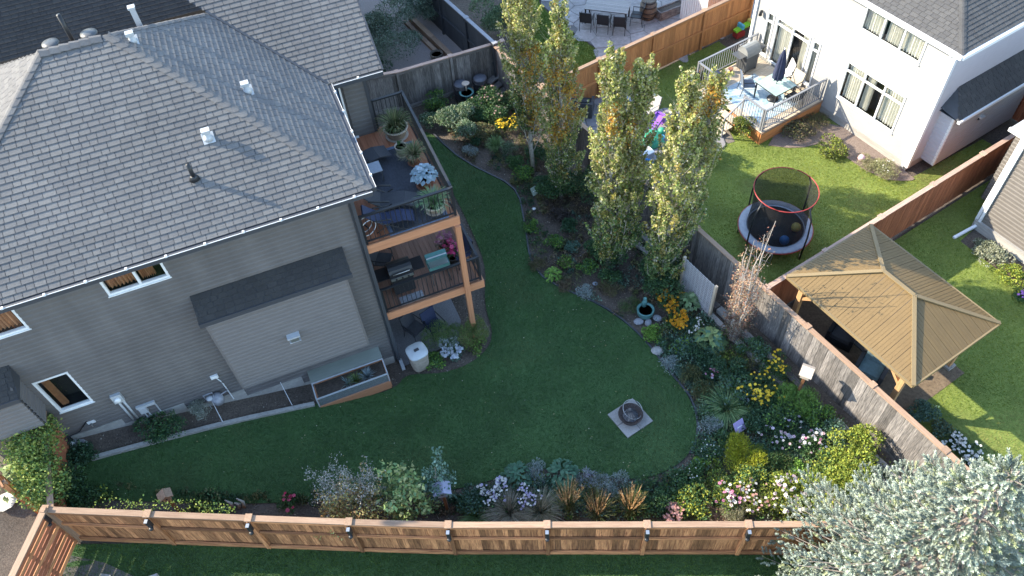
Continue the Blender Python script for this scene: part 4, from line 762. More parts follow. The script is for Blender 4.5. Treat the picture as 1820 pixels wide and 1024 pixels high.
mgp = mat('gazebo_cedar', (.4, .22, .1), .6, 0, 4, .1, 25, rnd=.12, col2=(.55, .34, .18))
px0, px1, py0, py1 = GX0+.38, GX1-.38, GY0+.4, GY1-.4
for x in (px0, px1):
    for y in (py0, py1):
        box('post', mgp, Gz, (x, y, 1.12), (.15, .15, 2.24)); box('post_footing', M_concrete, Gz, (x, y, .05), (.3, .3, .1)); sx = 1 if x == px0 else -1; sy = 1 if y == py0 else -1
        beam('knee_brace', mgp, Gz, (x, y+sy*.05, 1.45), (x, y+sy*.75, 2.12), .08, .09); beam('knee_brace', mgp, Gz, (x+sx*.05, y, 1.45), (x+sx*.75, y, 2.12), .08, .09)
for x in (px0, px1): beam('header_beam', mgp, Gz, (x, GY0+.15, 2.18), (x, GY1-.15, 2.18), .12, .17)
for y in (py0, py1): beam('header_beam', mgp, Gz, (GX0+.15, y, 2.18), (GX1-.15, y, 2.18), .11, .16)
def armchair(label, loc, rot, m, cm, w=.8, name='outdoor_armchair'):
    t = thing(name, label, 'armchair', loc, rot); box('base', m, t, (0, 0, .17), (w, .75, .26)); o = box('back', m, t, (0, .35, .5), (w, .14, .5)); 
    for sx in (-1, 1): box('arm', m, t, (sx*(w/2-.05), 0, .42), (.11, .74, .26))
    box('seat_cushion', cm, t, (0, -.04, .38), (w-.24, .62, .15)); box('back_cushion', cm, t, (0, .24, .62), (w-.24, .14, .4), 0, rad(-10)); return t
q = WF.g(1550, 652, .4); armchair('blue grey cushioned armchair under the gazebo edge', WF.w(q.x, q.y, .022), WF.a-rad(70), M_charc, M_cush, .85)
q = WF.g(1500, 590, .4); armchair('dark wicker armchair in the gazebo shade', WF.w(q.x, q.y, .022), WF.a-rad(70), M_black, M_charc, .8)
tt = glass_table('low dark table deep in the gazebo shade', WF.w(-6.9, -4.4, .022), WF.a, 1.0, .7, .42, M_dgrey)
# ================================================================ brown house at the right edge
Bh = thing('brown_house', 'brown grey sided house cut by the right edge with white downspout', 'house', WF.w(-.25, -3.1), WF.a)
siding('wall', M_bsiding, Bh, (0, 0, 0), (0, -1, 0), None, 0, 9, .35, 5.2, [(1.35, 3.2, 1.5, 3.0)], out=(-1, 0, 0), course=.15); siding('wall', M_bsiding, Bh, (0, 0, 0), (1, 0, 0), None, 0, 7, .35, 5.2, out=(0, 1, 0), course=.15)
for y0, y1, z0, z1 in ((-1.35, -.02, .3, 5.1), (-3.2, -1.35, .3, 1.5), (-3.2, -1.35, 3, 5.1), (-9, -3.2, .3, 5.1)): box('wall_core', M_bsiding, Bh, (.3, (y0+y1)/2, (z0+z1)/2), (.58, y1-y0, z1-z0))
box('wall_core', M_bsiding, Bh, (3.8, -4.5, 2.7), (6.4, 8.9, 4.8)); box('foundation', M_concrete, Bh, (3.4, -4.5, .17), (7.06, 9.05, .36)); window(Bh, (0, -3.2, 1.5), (0, 1, 0), (-1, 0, 0), 1.85, 1.5, mull=(.9,), curtain=M_curtain, cpart=((.05, .4), (.6, .95)))
box('corner_trim', M_white, Bh, (-.01, .01, 2.75), (.1, .1, 4.9)); box('downspout', M_white, Bh, (-.07, -.12, 2.6), (.08, .08, 4.8)); beam('downspout_extension', M_white, Bh, (-.1, -.1, .14), (-1.05, .0, .06), .09, .08)
bay = part('side_bay', Bh); siding('bay_wall', M_bsiding, bay, (.9, .55, 0), (1, 0, 0), None, 0, 3, .35, 3.2, out=(0, 1, 0), course=.15); siding('bay_wall', M_bsiding, bay, (.9, .0, 0), (0, 1, 0), None, 0, .55, .35, 3.2, out=(-1, 0, 0), course=.15); box('bay_roof', M_galv, bay, (2.4, .35, 3.25), (3.2, .9, .08)); box('bay_gutter', M_white, bay, (.82, .35, 3.22), (.08, .95, .12))
# ================================================================ trampoline
tc = Vector((8.9, 17.68, 0)); t = thing('trampoline', 'round trampoline with grey pad, red rim and black safety net', 'trampoline', tc, .3); R1 = 1.2
def ring(name, m, parent, r, z, w, n=40): tube_pts = [(r*math.cos(6.28319*k/n), r*math.sin(6.28319*k/n), z) for k in range(n+1)]; b = MB(); b.tube(tube_pts, w, 8, False); return b.build(name, m, parent, True)
b = MB(); n = 40
prof = [(R1-.02, .56), (R1, .6), (R1-.02, .63), (R1-.26, .63), (R1-.29, .61)]
for r_, z_ in prof:
    for j in range(n): b.v.append((r_*math.cos(6.28319*j/n), r_*math.sin(6.28319*j/n), z_)); b.c.append((1, 1, 1))
for i in range(len(prof)-1):
    for j in range(n): b.f.append((i*n+j, i*n+(j+1) % n, (i+1)*n+(j+1) % n, (i+1)*n+j))
b.build('spring_pad', M_pad, t, True); lathe('jump_mat', M_black, t, [(.01, .585), (R1-.2, .59), (R1-.2, .6), (.01, .6)], n=40); ring('rim', M_red, t, R1+.012, .585, .016)
ring('top_hoop', M_red, t, 1.0, 2.32, .017); b = MB()
for j in range(n):
    a0, a1 = 6.28319*j/n, 6.28319*(j+1)/n
    for (ra, za), (rb, zb) in (((.95, .62), (.9, 1.4)), ((.9, 1.4), (.98, 2.32))): b.quad((ra*math.cos(a0), ra*math.sin(a0), za), (ra*math.cos(a1), ra*math.sin(a1), za), (rb*math.cos(a1), rb*math.sin(a1), zb), (rb*math.cos(a0), rb*math.sin(a0), zb))
b.build('safety_net', M_net, t, True)
for k in range(4): a = 6.283*k/4+.2; tube('pole', M_black, t, [(1.24*math.cos(a), 1.24*math.sin(a), .1), (1.26*math.cos(a), 1.26*math.sin(a), 1.2), (1.2*math.cos(a), 1.2*math.sin(a), 1.9), (1.0*math.cos(a), 1.0*math.sin(a), 2.32)], .028, 8)
for k in range(4):
    a = 6.283*k/4+.6; e = .35; tube('leg', M_steel, t, [(1.12*math.cos(a-e), 1.12*math.sin(a-e), .55), (1.15*math.cos(a-e), 1.15*math.sin(a-e), .03), (1.15*math.cos(a+e), 1.15*math.sin(a+e), .03), (1.12*math.cos(a+e), 1.12*math.sin(a+e), .55)], .02, 8)
for nm, m, px, lb, r_ in (('ball', M_blue, (1394, 427), 'blue ball lying on the black trampoline mat', .16), ('ball', M_yel, (1415, 404), 'dull yellow ball on the trampoline mat against the net', .16)):
    q = P(*px, .76); tag(ball(nm, m, None, (q.x, q.y, .6+r_), r_), lb, 'ball')
q = P(1531, 281, .14); tag(ball('ball', M_pink, None, (q.x, q.y, .15), .13), 'pale pink ball on the bed at the foot of the white wall', 'ball')
# ================================================================ toys and seats on the flagstones
def at(px, py, z=0): q = P(px, py, z); return Vector((q.x, q.y, z))
q = at(1155, 247, .2); t = thing('turtle_sandbox', 'green turtle shaped sandbox lid on the flagstones', 'sandbox', (q.x, q.y, .05), .4)
lathe('shell', M_green, t, [(.52, 0), (.54, .1), (.48, .24), (.3, .36), (.05, .42)], n=18, squash=.85)
for k in range(7): a = 6.283*k/7; o = lathe('shell_plate', M_green, t, [(.13, 0), (.11, .03), (.02, .04)], n=6); o.location = (.3*math.cos(a), .26*math.sin(a), .31); o.rotation_euler = (0, .5*math.cos(a), a)
ball('head', M_green, t, (.58, .1, .2), .15)
for a in (.8, 2.4, 3.9, 5.4): ball('foot', M_green, t, (.5*math.cos(a), .44*math.sin(a), .06), .12)
q = at(1166, 222, .2); t = thing('toy_slide', 'purple plastic toddler slide next to the green sandbox', 'slide', (q.x, q.y, .05), .8); beam('chute', M_purple, t, (-.4, 0, .12), (.25, 0, .45), .34, .04); beam('chute_side', M_purple, t, (-.4, .17, .16), (.25, .17, .5), .04, .12); beam('chute_side', M_purple, t, (-.4, -.17, .16), (.25, -.17, .5), .04, .12); box('ladder', M_purple, t, (.32, 0, .25), (.1, .36, .5)); box('step', M_sky, t, (.42, 0, .15), (.14, .3, .05))
q = at(1147, 300, .2); t = thing('play_table', 'blue and pale grey plastic water table under the poplars', 'toy table', (q.x, q.y, .0), .9); lathe('basin', M_blue, t, [(.2, .3), (.3, .34), (.31, .45), (.27, .45), (.22, .36)], n=16); lathe('water', M_sky, t, [(.01, .4), (.26, .4)], n=16)
for a in (.8, 2.4, 3.9, 5.5): tube('leg', M_blue, t, [(.25*math.cos(a), .25*math.sin(a), 0), (.2*math.cos(a), .2*math.sin(a), .32)], .025, 6)
q = at(1146, 276, .2); t = thing('toy_box', 'pale grey plastic toy box beside the blue water table', 'toy box', (q.x, q.y, 0), .5); box('body', M_pad, t, (0, 0, .17), (.55, .36, .34)); box('lid', M_white, t, (0, 0, .36), (.58, .4, .04))
q = at(1140, 262, .1); tag(lathe('bucket', M_pink, None, [(.09, 0), (.13, .22), (.11, .21), (.08, .04)], (q.x, q.y, .05), 14), 'pink toy bucket below the green sandbox', 'bucket')
q = at(1175, 245, .2); tag(lathe('bucket', M_sky, None, [(.09, 0), (.13, .22), (.11, .21), (.08, .04)], (q.x, q.y, .05), 14), 'light blue toy bucket right of the green sandbox', 'bucket')
q = at(1155, 195, .4); patio_chair('metal framed sling chair on the flagstones between poplars', (q.x, q.y, .05), rad(-60), mat('pale_sling', (.4, .38, .36), .8, .1, 8), M_steel, name='sling_chair')
q = at(1148, 172, .4); t = thing('side_table', 'round tan side table behind the sling chair', 'table', (q.x, q.y, .05)); lathe('table_top', M_yel, t, [(.28, .42), (.28, .46)], n=18); tube('leg', M_pot, t, [(0, 0, 0), (0, 0, .42)], .06, 8); lathe('foot', M_pot, t, [(.18, 0), (.16, .04)], n=14)
q = at(1033, 188, .35); armchair('charcoal outdoor sofa seat in the fence corner', (q.x, q.y, .03), rad(165), M_dgrey, M_charc, .95, 'outdoor_armchair')
q = at(1108, 185, .35); armchair('grey blue outdoor seat half hidden behind the middle poplar', (q.x, q.y, .05), rad(120), M_dgrey, M_pad, .8, 'outdoor_armchair')
q = at(1320, 55, .2); t = thing('toy_seesaw', 'colourful plastic rocker toy by the orange fence', 'toy', (q.x, q.y, 0), .45); beam('seat_beam', M_lime, t, (-.45, 0, .35), (.5, 0, .5), .22, .09); box('base', M_red, t, (-.2, 0, .15), (.4, .3, .24)); box('handle', M_sky, t, (-.15, 0, .5), (.1, .34, .2)); box('seat', M_yel, t, (.35, 0, .56), (.16, .24, .1))
# top yard: dining table, chairs, barrel, shed
q = at(1080, 12, .7); tb = thing('dining_table', 'long grey slatted outdoor table on the stamped patio', 'table', (q.x, q.y, .045), rad(-20))
for k in range(8): box('slat', M_paver, tb, (0, -.42+k*.12, .73), (1.9, .112, .03))
for sx in (-1, 1):
    for sy in (-1, 1): box('leg', M_black, tb, (sx*.88, sy*.42, .36), (.06, .06, .72))
box('apron', M_black, tb, (0, 0, .68), (1.75, .8, .06))
for i, (dx, dy, rot, lb) in enumerate(((-.75, -.75, 180, 'black patio chair at the left end of the slatted table'), (.0, -.75, 180, 'black patio chair in front of the slatted table, middle'), (.7, -.75, 185, 'black patio chair at the right corner of the slatted table'), (1.3, 0, -90, 'black patio chair at the head of the slatted table'))):
    f = Frame((q.x, q.y), -20); pnt = f.w(dx, dy, .045); patio_chair(lb, pnt, f.a+rad(rot), M_black)
q = at(1152, 18, .4); t = thing('whiskey_barrel', 'ribbed brown barrel on the stamped patio at the top', 'barrel', (q.x, q.y, .045)); lathe('staves', mat('barrel_wood', (.12, .1, .08), .8, .3, 8), t, [(.28, 0), (.36, .3), (.37, .5), (.3, .9), (.26, .88)], n=22)
for zz, rr in ((.12, .325), (.34, .372), (.6, .366), (.8, .32)): lathe('hoop', M_black, t, [(rr, zz), (rr+.006, zz+.05)], n=22)
q = at(1192, 12, .4); t = thing('planter_box', 'low timber planter wall beside the barrel at the top', 'planter', (q.x, q.y, .04), rad(25)); box('board', M_grey, t, (0, -.2, .2), (1.3, .06, .4)); box('board', M_grey, t, (0, .2, .2), (1.3, .06, .4)); box('soil', M_soil, t, (0, 0, .3), (1.26, .36, .1)); box('end_board', M_grey, t, (-.65, 0, .2), (.06, .46, .4)); box('end_board', M_grey, t, (.65, 0, .2), (.06, .46, .4))
t = thing('metal_shed', 'small pale metal shed behind the orange fence', 'shed', WF.w(.55, 11.2), WF.a); mw = mat('ribbed_metal', (.55, .55, .56), .5, .08, 5)
for k in range(12): box('wall_panel', mw, t, (-.7+k*.13, -.75, .85), (.11, .03, 1.7)); box('wall_panel', mw, t, (-.78, -.7+k*.13, .85), (.03, .11, 1.7))
box('body', mw, t, (0, 0, .85), (1.52, 1.46, 1.68)); o = box('roof', M_stone, t, (.0, 0, 1.78), (1.75, 1.7, .06), 0, 0, rad(6))
patio_chair('folding lounge chair with white back leaning by the orange fence', WF.w(-1.2, 10.45, .04), WF.a+rad(200), M_white, M_white)
# ================================================================ grey house: decks and wall side
def hp(x, y, z=0): return HF.w(x, y, z)
zU, zL = deckU+.004, deckL+.004
t = thing('deck_rug', 'charcoal rug with blue border on the upper deck', 'rug', hp(1.58, 1.62, zU), HF.a); box('rug_border', M_rugb, t, (0, 0, .004), (1.62, 3.3, .008)); box('rug_field', M_rug, t, (0, 0, .009), (1.42, 3.08, .008))
def pot(label, x, y, z, r0, h, m, kind, seed, cols, name='potted_plant', **k):
    t = thing(name, label, 'potted plant', hp(x, y, z), HF.a); lathe('pot', m, t, [(r0*.72, 0), (r0, h*.9), (r0*1.08, h*.9), (r0*1.08, h), (r0*.92, h), (r0*.9, h*.85)], n=18); lathe('soil', M_soil, t, [(.01, h*.86), (r0*.9, h*.86)], n=18); lathe('saucer', m, t, [(r0*.8, 0), (r0*1.0, .03), (r0*.95, .03)], n=18); p = Plant(); r = np.random.RandomState(seed)
    if kind == 'blade': p.blades(r, k.get('n', 170), k.get('ht', .5), k.get('sp', .42), cols, .014, h*.85, 4, k.get('droop', 1.1), r0*.5)
    if kind == 'leaf': p.hosta(r, 130, k.get('sp', .38), k.get('ht', .35), cols, .17, .8); p.v = [v+np.array([0, 0, h*.8]) for v in p.v]
    if kind == 'flower': p.bush(r, .3, .5, 260, cols, .06, .5, 7, h*.5); a = r.uniform(0, 6.28, 34); q = np.sqrt(r.uniform(0, 1, 34))*.3; p.flowers(r, np.c_[np.cos(a)*q, np.sin(a)*q, h+.32+r.uniform(-.12, .12, 34)], .065, k['fl'])
    if kind == 'cactus': p.bush(r, .1, .35, 120, cols, .05, .4, 5, h*.8)
    p.out('foliage', t); return t
GG = [(.09, .12, .05), (.13, .16, .07), (.2, .2, .11), (.07, .1, .04)]
pot('wide pale pot with a big grassy spike plant in the upper deck back corner', 2.08, 3.66, zU, .34, .34, M_pot, 'blade', 1, GG, n=260, ht=.75, sp=.5)
pot('small stoneware pot with a cactus between the two grassy pots', 1.98, 2.82, zU, .17, .34, M_pot, 'cactus', 2, [(.05, .12, .04), (.08, .16, .06)])
pot('grassy plant in a dark pot midway along the upper deck rail', 2.2, 2.35, zU, .2, .3, M_terra, 'blade', 3, GG+[(.24, .2, .13)], n=230, ht=.5, sp=.45)
pot('terracotta pot overflowing with pale blue broad leaves on the upper deck', 2.2, 1.38, zU, .26, .34, M_terra, 'leaf', 4, [(.35, .47, .55), (.42, .53, .6), (.3, .42, .47)], sp=.42, ht=.42)
pot('spider plant in a pale bowl at the front corner of the upper deck', 2.14, .4, zU, .28, .26, M_pot, 'blade', 5, [(.16, .26, .13), (.3, .38, .24), (.1, .2, .07)], n=260, ht=.55, sp=.45)
pot('pot of bright pink flowers on the lower deck by the post', 2.5, .95, zL, .2, .3, M_black, 'flower', 6, [(.06, .1, .05), (.1, .13, .06)], fl=[(.6, .05, .18), (.7, .12, .28)])
pot('pot of dusty purple flowers at the back of the lower deck rail', 2.45, 1.45, zL, .2, .3, M_terra, 'flower', 16, [(.08, .1, .07), (.12, .12, .09)], fl=[(.35, .14, .2), (.25, .1, .15)])
def lounger(label, x, y, z, rot, m, fm=None):
    t = thing('folding_lounger', label, 'lounger', hp(x, y, z), HF.a+rad(rot)); fm = fm or M_black
    beam('seat', m, t, (0, -.55, .34), (0, .1, .3), .52, .03); beam('backrest', m, t, (0, .1, .3), (0, .62, .82), .52, .03); beam('footrest', m, t, (0, -.9, .22), (0, -.55, .34), .5, .03); beam('head_cushion', m, t, (0, .5, .74), (0, .64, .88), .4, .07)
    for sx in (-1, 1): tube('leg', fm, t, [(sx*.28, -.5, 0), (sx*.28, .3, .5)], .015, 6); tube('leg', fm, t, [(sx*.28, .35, 0), (sx*.28, -.25, .42)], .015, 6); tube('armrest', fm, t, [(sx*.3, -.2, .52), (sx*.3, .35, .56)], .022, 6)
    return t
lounger('dark blue folding lounger tucked under the roof corner on the upper deck', .95, 1.0, zU+.012, 70, M_charc); lounger('navy folding lounger at the front rail of the upper deck', .8, .4, zU, 80, M_cloth).scale = (.82, .82, .82)
lounger('charcoal lounger half under the eave further back on the upper deck', .72, 2.75, zU+.012, 100, M_charc)
t = thing('blue_side_table', 'small pale blue side table on the upper deck rug', 'table', hp(1.05, 2.2, zU+.012), HF.a); box('table_top', M_pad, t, (0, 0, .4), (.36, .42, .025))
for a in (-1, 1):
    for b in (-1, 1): box('leg', M_dgrey, t, (a*.15, b*.18, .2), (.025, .025, .4))
t = thing('bicycle_wheel_rack', 'folded white wheeled frame by the upper deck corner rail', 'folding frame', hp(.3, .25, zU), HF.a+.4)
for dx in (0, .16): o = ring('hoop', M_white, t, .24, 0, .012, 24); o.rotation_euler = (rad(90), 0, 0); o.location = (0, dx, .26)
tube('axle', M_black, t, [(0, -.02, .26), (0, .18, .26)], .02, 6)
barbecue('black barbecue on the lower deck near the house corner', hp(.85, .62, zL), HF.a, M_black, M_black, 1.0); 
t = thing('camp_stove_cart', 'teal lidded portable grill on the lower deck rail side', 'grill', hp(1.95, .5, zL), HF.a); box('body', M_teal, t, (0, 0, .72), (.62, .38, .14)); box('lid', M_teal, t, (0, .12, .87), (.62, .2, .26), 0, rad(20)); box('grate', M_steel, t, (0, -.07, .8), (.56, .22, .015)); box('lid_band', M_galv, t, (0, .03, .97), (.6, .03, .05), 0, rad(20))
for sx in (-1, 1): beam('leg', M_black, t, (sx*.27, -.2, 0), (sx*.2, .16, .66), .025, .025); beam('leg', M_black, t, (sx*.27, .2, 0), (sx*.2, -.16, .66), .025, .025)
patio_chair('round backed black metal chair by the wall on the lower deck', hp(.55, 1.55, zL), HF.a+rad(60), M_charc); patio_chair('blue folding chair at the lower deck corner', hp(2.75, .85, zL), HF.a-rad(80), M_cloth)
t = thing('doormat', 'grey patterned mat in front of the black barbecue', 'mat', hp(.95, .16, zL), HF.a); box('mat', M_stone, t, (0, 0, .006), (.7, .3, .012))
patio_chair('dark reclining chair on the ground patio under the decks', hp(.85, .6, .03), HF.a+rad(30), M_charc, name='reclining_chair'); patio_chair('second dark reclining chair under the decks, nearer the plants', hp(1.45, .45, .03), HF.a+rad(20), M_cloth, name='reclining_chair')
t = thing('lidded_bin', 'pale grey rounded bin with handled lid at the house corner', 'bin', hp(.62, -.5, 0), HF.a+.15); lathe('body', M_pot, t, [(.22, 0), (.26, .1), (.29, .74), (.29, .76)], n=28, power=3.5); lathe('lid', mat('bin_lid', (.5, .54, .56), .5, .08, 5), t, [(.3, .76), (.31, .8), (.28, .84), (.05, .86)], n=28, power=3.5); box('lid_handle', M_trimdark, t, (0, 0, .87), (.15, .09, .03))
# cold frame planter
cz = T(*xy(hp(-1.5, -.5))); t = thing('cold_frame', 'timber cold frame planter with glass sides against the grey house wall', 'cold frame', hp(-1.5, -.5, 0), HF.a); L2, D2, hz = 1.08, .42, .42
for y in (-D2, D2):
    for zz in (.1, .27): box('board', M_fascia, t, (0, y, zz+.05), (2*L2, .05, .165))
for x in (-L2, L2):
    for zz in (.1, .27): box('board', M_fascia, t, (x, 0, zz+.05), (.05, 2*D2-.06, .165))
box('soil', M_soil, t, (0, 0, .33), (2*L2-.06, 2*D2-.06, .1)); gl = mat('frosted_glass', (.3, .38, .4), .15, .1, 4, alpha=.22)
box('glass_side', gl, t, (0, -D2, .62), (2*L2, .012, .36)); box('glass_end', gl, t, (-L2, 0, .62), (.012, 2*D2, .36)); box('glass_end', gl, t, (L2, 0, .62), (.012, 2*D2, .36))
for x in (-L2, L2): box('frame_post', M_galv, t, (x, -D2, .62), (.03, .03, .4)); box('frame_rail', M_galv, t, (x, 0, .82), (.035, 2*D2, .035))
box('frame_rail', M_galv, t, (0, -D2, .82), (2*L2, .035, .035)); box('frame_rail', M_galv, t, (0, .1, .9), (2*L2, .03, .03)); box('lid', mat('lid_panel', (.15, .17, .15), .35, .1, 4), t, (0, .32, 1.0), (2*L2+.02, .42, .025), 0, rad(25))
p = Plant(); r = np.random.RandomState(77)
for x, n, cc in ((.15, 60, [(.1, .16, .06), (.2, .24, .08)]), (.5, 90, [(.2, .26, .28), (.28, .33, .34)]), (-.1, 30, [(.2, .27, .26)])):
    q = Plant(); q.blades(r, n, .35, .25, cc, .016, .38, 3, .7); p.v += [v+np.array([x, .0, 0]) for v in q.v]; p.c += q.c
tag(p.out('vegetables'), 'grey green leafy vegetables growing inside the cold frame', 'plant').matrix_world = Matrix.Translation(hp(-1.5, -.5, 0)) @ Matrix.Rotation(HF.a, 4, 'Z')
t = thing('trellis_string', 'two thin strings staked across the bare bed by the house', 'garden strings', hp(-3.3, -.3, 0), HF.a)
for x in (0, -1.9): zz = T(*xy(hp(-3.3+x, -.3))); tube('string', M_white, t, [(x-.1, .2, zz+.5), (x, -.4, zz+.05)], .008, 5)
q = hp(-8.9, -.3); zz = T(q.x, q.y); b = MB(); r = random.Random(3)
b.lathe([(.3, 0), (.34, .05), (.3, .1), (.1, .13)], 11, (0, 0, 0), .7); tag(b.build('flat_stone', M_stone), 'flat grey stone at the end of the narrow house bed', 'stone').location = (q.x, q.y, zz)
t = thing('garden_hose', 'black coiled garden hose at the lower left house corner', 'hose', (*hp(-9.15, -.15).xy, T(*xy(hp(-9.15, -.15)))), HF.a)
b = MB(); b.tube([((.2+.02*math.sin(k))*math.cos(k*.35), .2*math.sin(k*.35), .05+k*.004) for k in range(90)], .018, 6, False); b.build('coil', M_black, t, True); tube('lead', M_black, t, [(.2, 0, .3), (.5, .05, .3), (.8, .1, .55)], .016, 6)
q = PT(126, 790); t = thing('white_canister', 'small white canister lying near the hose', 'canister', (q.x, q.y, q.z+.07), 1.2); o = lathe('body', M_white, t, [(.05, -.13), (.07, -.11), (.07, .1), (.03, .14)], n=12); o.rotation_euler = (rad(80), 0, 0)
# ================================================================ things in the garden
fp = Vector((3.08, 11.35, 0)); t = thing('fire_pit', 'round rusty fire pit with mesh lid on square pavers in the lawn', 'fire pit', fp, rad(30))
for i in (-1, 1):
    for j in (-1, 1): box('paver', M_paver, t, (i*.235, j*.235, .025), (.455, .455, .06))
lathe('bowl', mat('rusty_steel', (.06, .045, .04), .8, .4, 12), t, [(.2, .06), (.3, .12), (.33, .26), (.36, .27), (.34, .28), (.28, .2), (.05, .12)], n=24); lathe('ash', M_stone, t, [(.01, .17), (.25, .18)], n=16)
for k in range(3): beam('log', M_grey, t, (-.18+.1*k, -.15, .22), (.1-.05*k, .16, .24), .07, .07)
for k in range(8): a = math.pi*k/8; tube('mesh_wire', M_black, t, [(.33*math.cos(a), .33*math.sin(a), .28), (.2*math.cos(a), .2*math.sin(a), .4), (-.2*math.cos(a), -.2*math.sin(a), .4), (-.33*math.cos(a), -.33*math.sin(a), .28)], .006, 5)
o = ring('lid_ring', M_steel, t, .3, .0, .01, 24); o.location = (.12, .06, .32); o.rotation_euler = (.3, .2, 0)
def birdhouse(label, px, h, s, m, mr, rot, name='birdhouse', solid=True):
    q = PT(*px); t = thing(name, label, 'birdhouse', q, rot); box('pole', M_cedar, t, (0, 0, h/2), (.08, .08, h)); box('house', m, t, (0, 0, h+.13*s), (.24*s, .24*s, .26*s)); o = box('roof', mr, t, (-.08*s, 0, h+.3*s), (.3*s, .34*s, .025), 0, 0, rad(-28)); box('roof', mr, t, (.12*s, 0, h+.29*s), (.26*s, .34*s, .025), 0, 0, rad(35)); lathe('hole', M_black, t, [(.03*s, 0), (.03*s, .01)], n=10).matrix_local = Matrix.Translation((0, -.12*s, h+.15*s)) @ Matrix.Rotation(rad(90), 4, 'X'); return t
birdhouse('pale wooden birdhouse on a post beside the weathered fence', (1412, 712), 1.35, 1.0, M_pot, M_pot, WF.a+.5)
birdhouse('tan wooden bird feeder on a post near the lower left fence', (322, 912), .95, .8, M_cap, M_cap, .5, 'bird_feeder'); birdhouse('lilac roofed birdhouse on a stake behind the lit young shrub', (795, 905), 1.05, 1.05, M_stone, mat('lilac_roof', (.36, .37, .5), .6, .1, 5), .1)
def plaque(label, px, w, h, m, z=.35, rot=.0, tilt=-35):
    q = PT(*px); t = thing('garden_sign', label, 'sign', q, rot); tube('stake', M_black, t, [(0, .02, 0), (0, .02, z)], .01, 6); box('plate', m, t, (0, 0, z), (w, .02, h), 0, rad(tilt)); box('motif', M_white, t, (0, -.012, z), (w*.5, .01, h*.08), .0, rad(tilt)); return t
plaque('small lilac garden sign standing between silver mound and echinaceas', (1310, 770), .34, .36, M_lilac, .4, .5); plaque('pale green square plaque among the mulch under the first poplar', (950, 350), .24, .3, mat('sage_plate', (.3, .36, .3), .6, .3, 12), .3, .6)
# bird bath, barrels, steps at the back
q = P(832, 188); t = thing('bird_bath', 'verdigris bird bath with an upper dish in front of the barrels', 'bird bath', q); lathe('pedestal', M_teal, t, [(.16, 0), (.1, .06), (.06, .2), (.05, .5), (.1, .58)], n=16); lathe('bowl', M_teal, t, [(.08, .56), (.24, .62), (.3, .68), (.27, .68), (.1, .62)], n=22); lathe('water', mat('bath_water', (.12, .2, .22), .05, .1, 3), t, [(.01, .66), (.26, .66)], n=20); tube('stem', M_pot, t, [(0, .1, .62), (0, .12, 1.0)], .025, 8); lathe('dish', M_pot, t, [(.06, .98), (.16, 1.02), (.14, 1.03)], (0, .12, 0), 16)
for px, lb in (((822, 178), 'dark ribbed rain barrel against the back fence, left of two'), ((856, 168), 'dark ribbed rain barrel against the back fence, right of two')):
    q = P(*px); t = thing('rain_barrel', lb, 'barrel', q, 0, 'rain barrels at the back fence'); lathe('body', mat('dark_barrel', (.045, .045, .055), .5, .3, 6), t, [(.24, 0), (.28, .2), (.3, .4), (.28, .65), (.27, .78), (.24, .8)], n=22)
    for zz in (.15, .4, .64): lathe('band', M_black, t, [(.295, zz), (.305, zz+.02), (.295, zz+.05)], n=22)
    lathe('lid', mat('barrel_lid', (.1, .11, .14), .5, .2, 6), t, [(.27, .8), (.27, .83), (.1, .85)], n=22)
q = P(888, 158); t = thing('wooden_steps', 'grey timber steps in the corner by the rain barrels', 'steps', q, HF.a+.5); 
for k in range(3): box('tread', M_grey, t, (0, -.3+k*.3, .12+k*.12), (.7, .28, .05)); box('riser', M_grey, t, (0, -.17+k*.3, .06+k*.12), (.7, .03, .12))
# fountain urn with stones
q = P(1146, 562); t = thing('urn_fountain', 'teal urn fountain with a small figure among blue stones', 'fountain', q, .2); lathe('urn', M_teal, t, [(.14, 0), (.2, .08), (.26, .2), (.25, .32), (.28, .38), (.24, .38), (.2, .3)], n=20); lathe('water', M_black, t, [(.01, .33), (.21, .33)], n=16); tube('figure', M_teal, t, [(.02, .18, .3), (.02, .2, .5), (.05, .14, .62)], [.09, .08, .03], 10); ball('figure_head', M_teal, t, (.03, .18, .68), .06)
for i, (px, s) in enumerate((((1135, 573), .17), ((1152, 575), .15), ((1168, 567), .16))):
    q = P(*px); b = MB(); b.lathe([(s*.8, 0), (s, .04), (s*.85, .09), (s*.3, .11)], 9, (0, 0, 0), .75); tag(b.build('flat_stone', M_stone), ('blue grey stone left of the urn fountain', 'blue grey stone at the foot of the urn fountain', 'blue grey stone right of the urn fountain')[i], 'stone').matrix_world = Matrix.Translation(q) @ Matrix.Rotation(i*1.3, 4, 'Z')
for i, (px, s, lb) in enumerate((((949, 372), .08, 'small white stone in the mulch below the plaque'), ((1168, 625), .2, 'flat pale stone at the lawn edge under the hosta'), ((1278, 735), .1, 'small blue glazed stone beside the daylily'), ((1058, 505), .1, 'small blue stone beside the silver mound at the lawn bend'))):
    q = P(*px); b = MB(); b.lathe([(s*.8, 0), (s, s*.3), (s*.7, s*.6), (s*.2, s*.7)], 10, (0, 0, 0), .8); tag(b.build('stone', (M_white, M_paver, M_lilac, M_pad)[i]), lb, 'stone').location = q
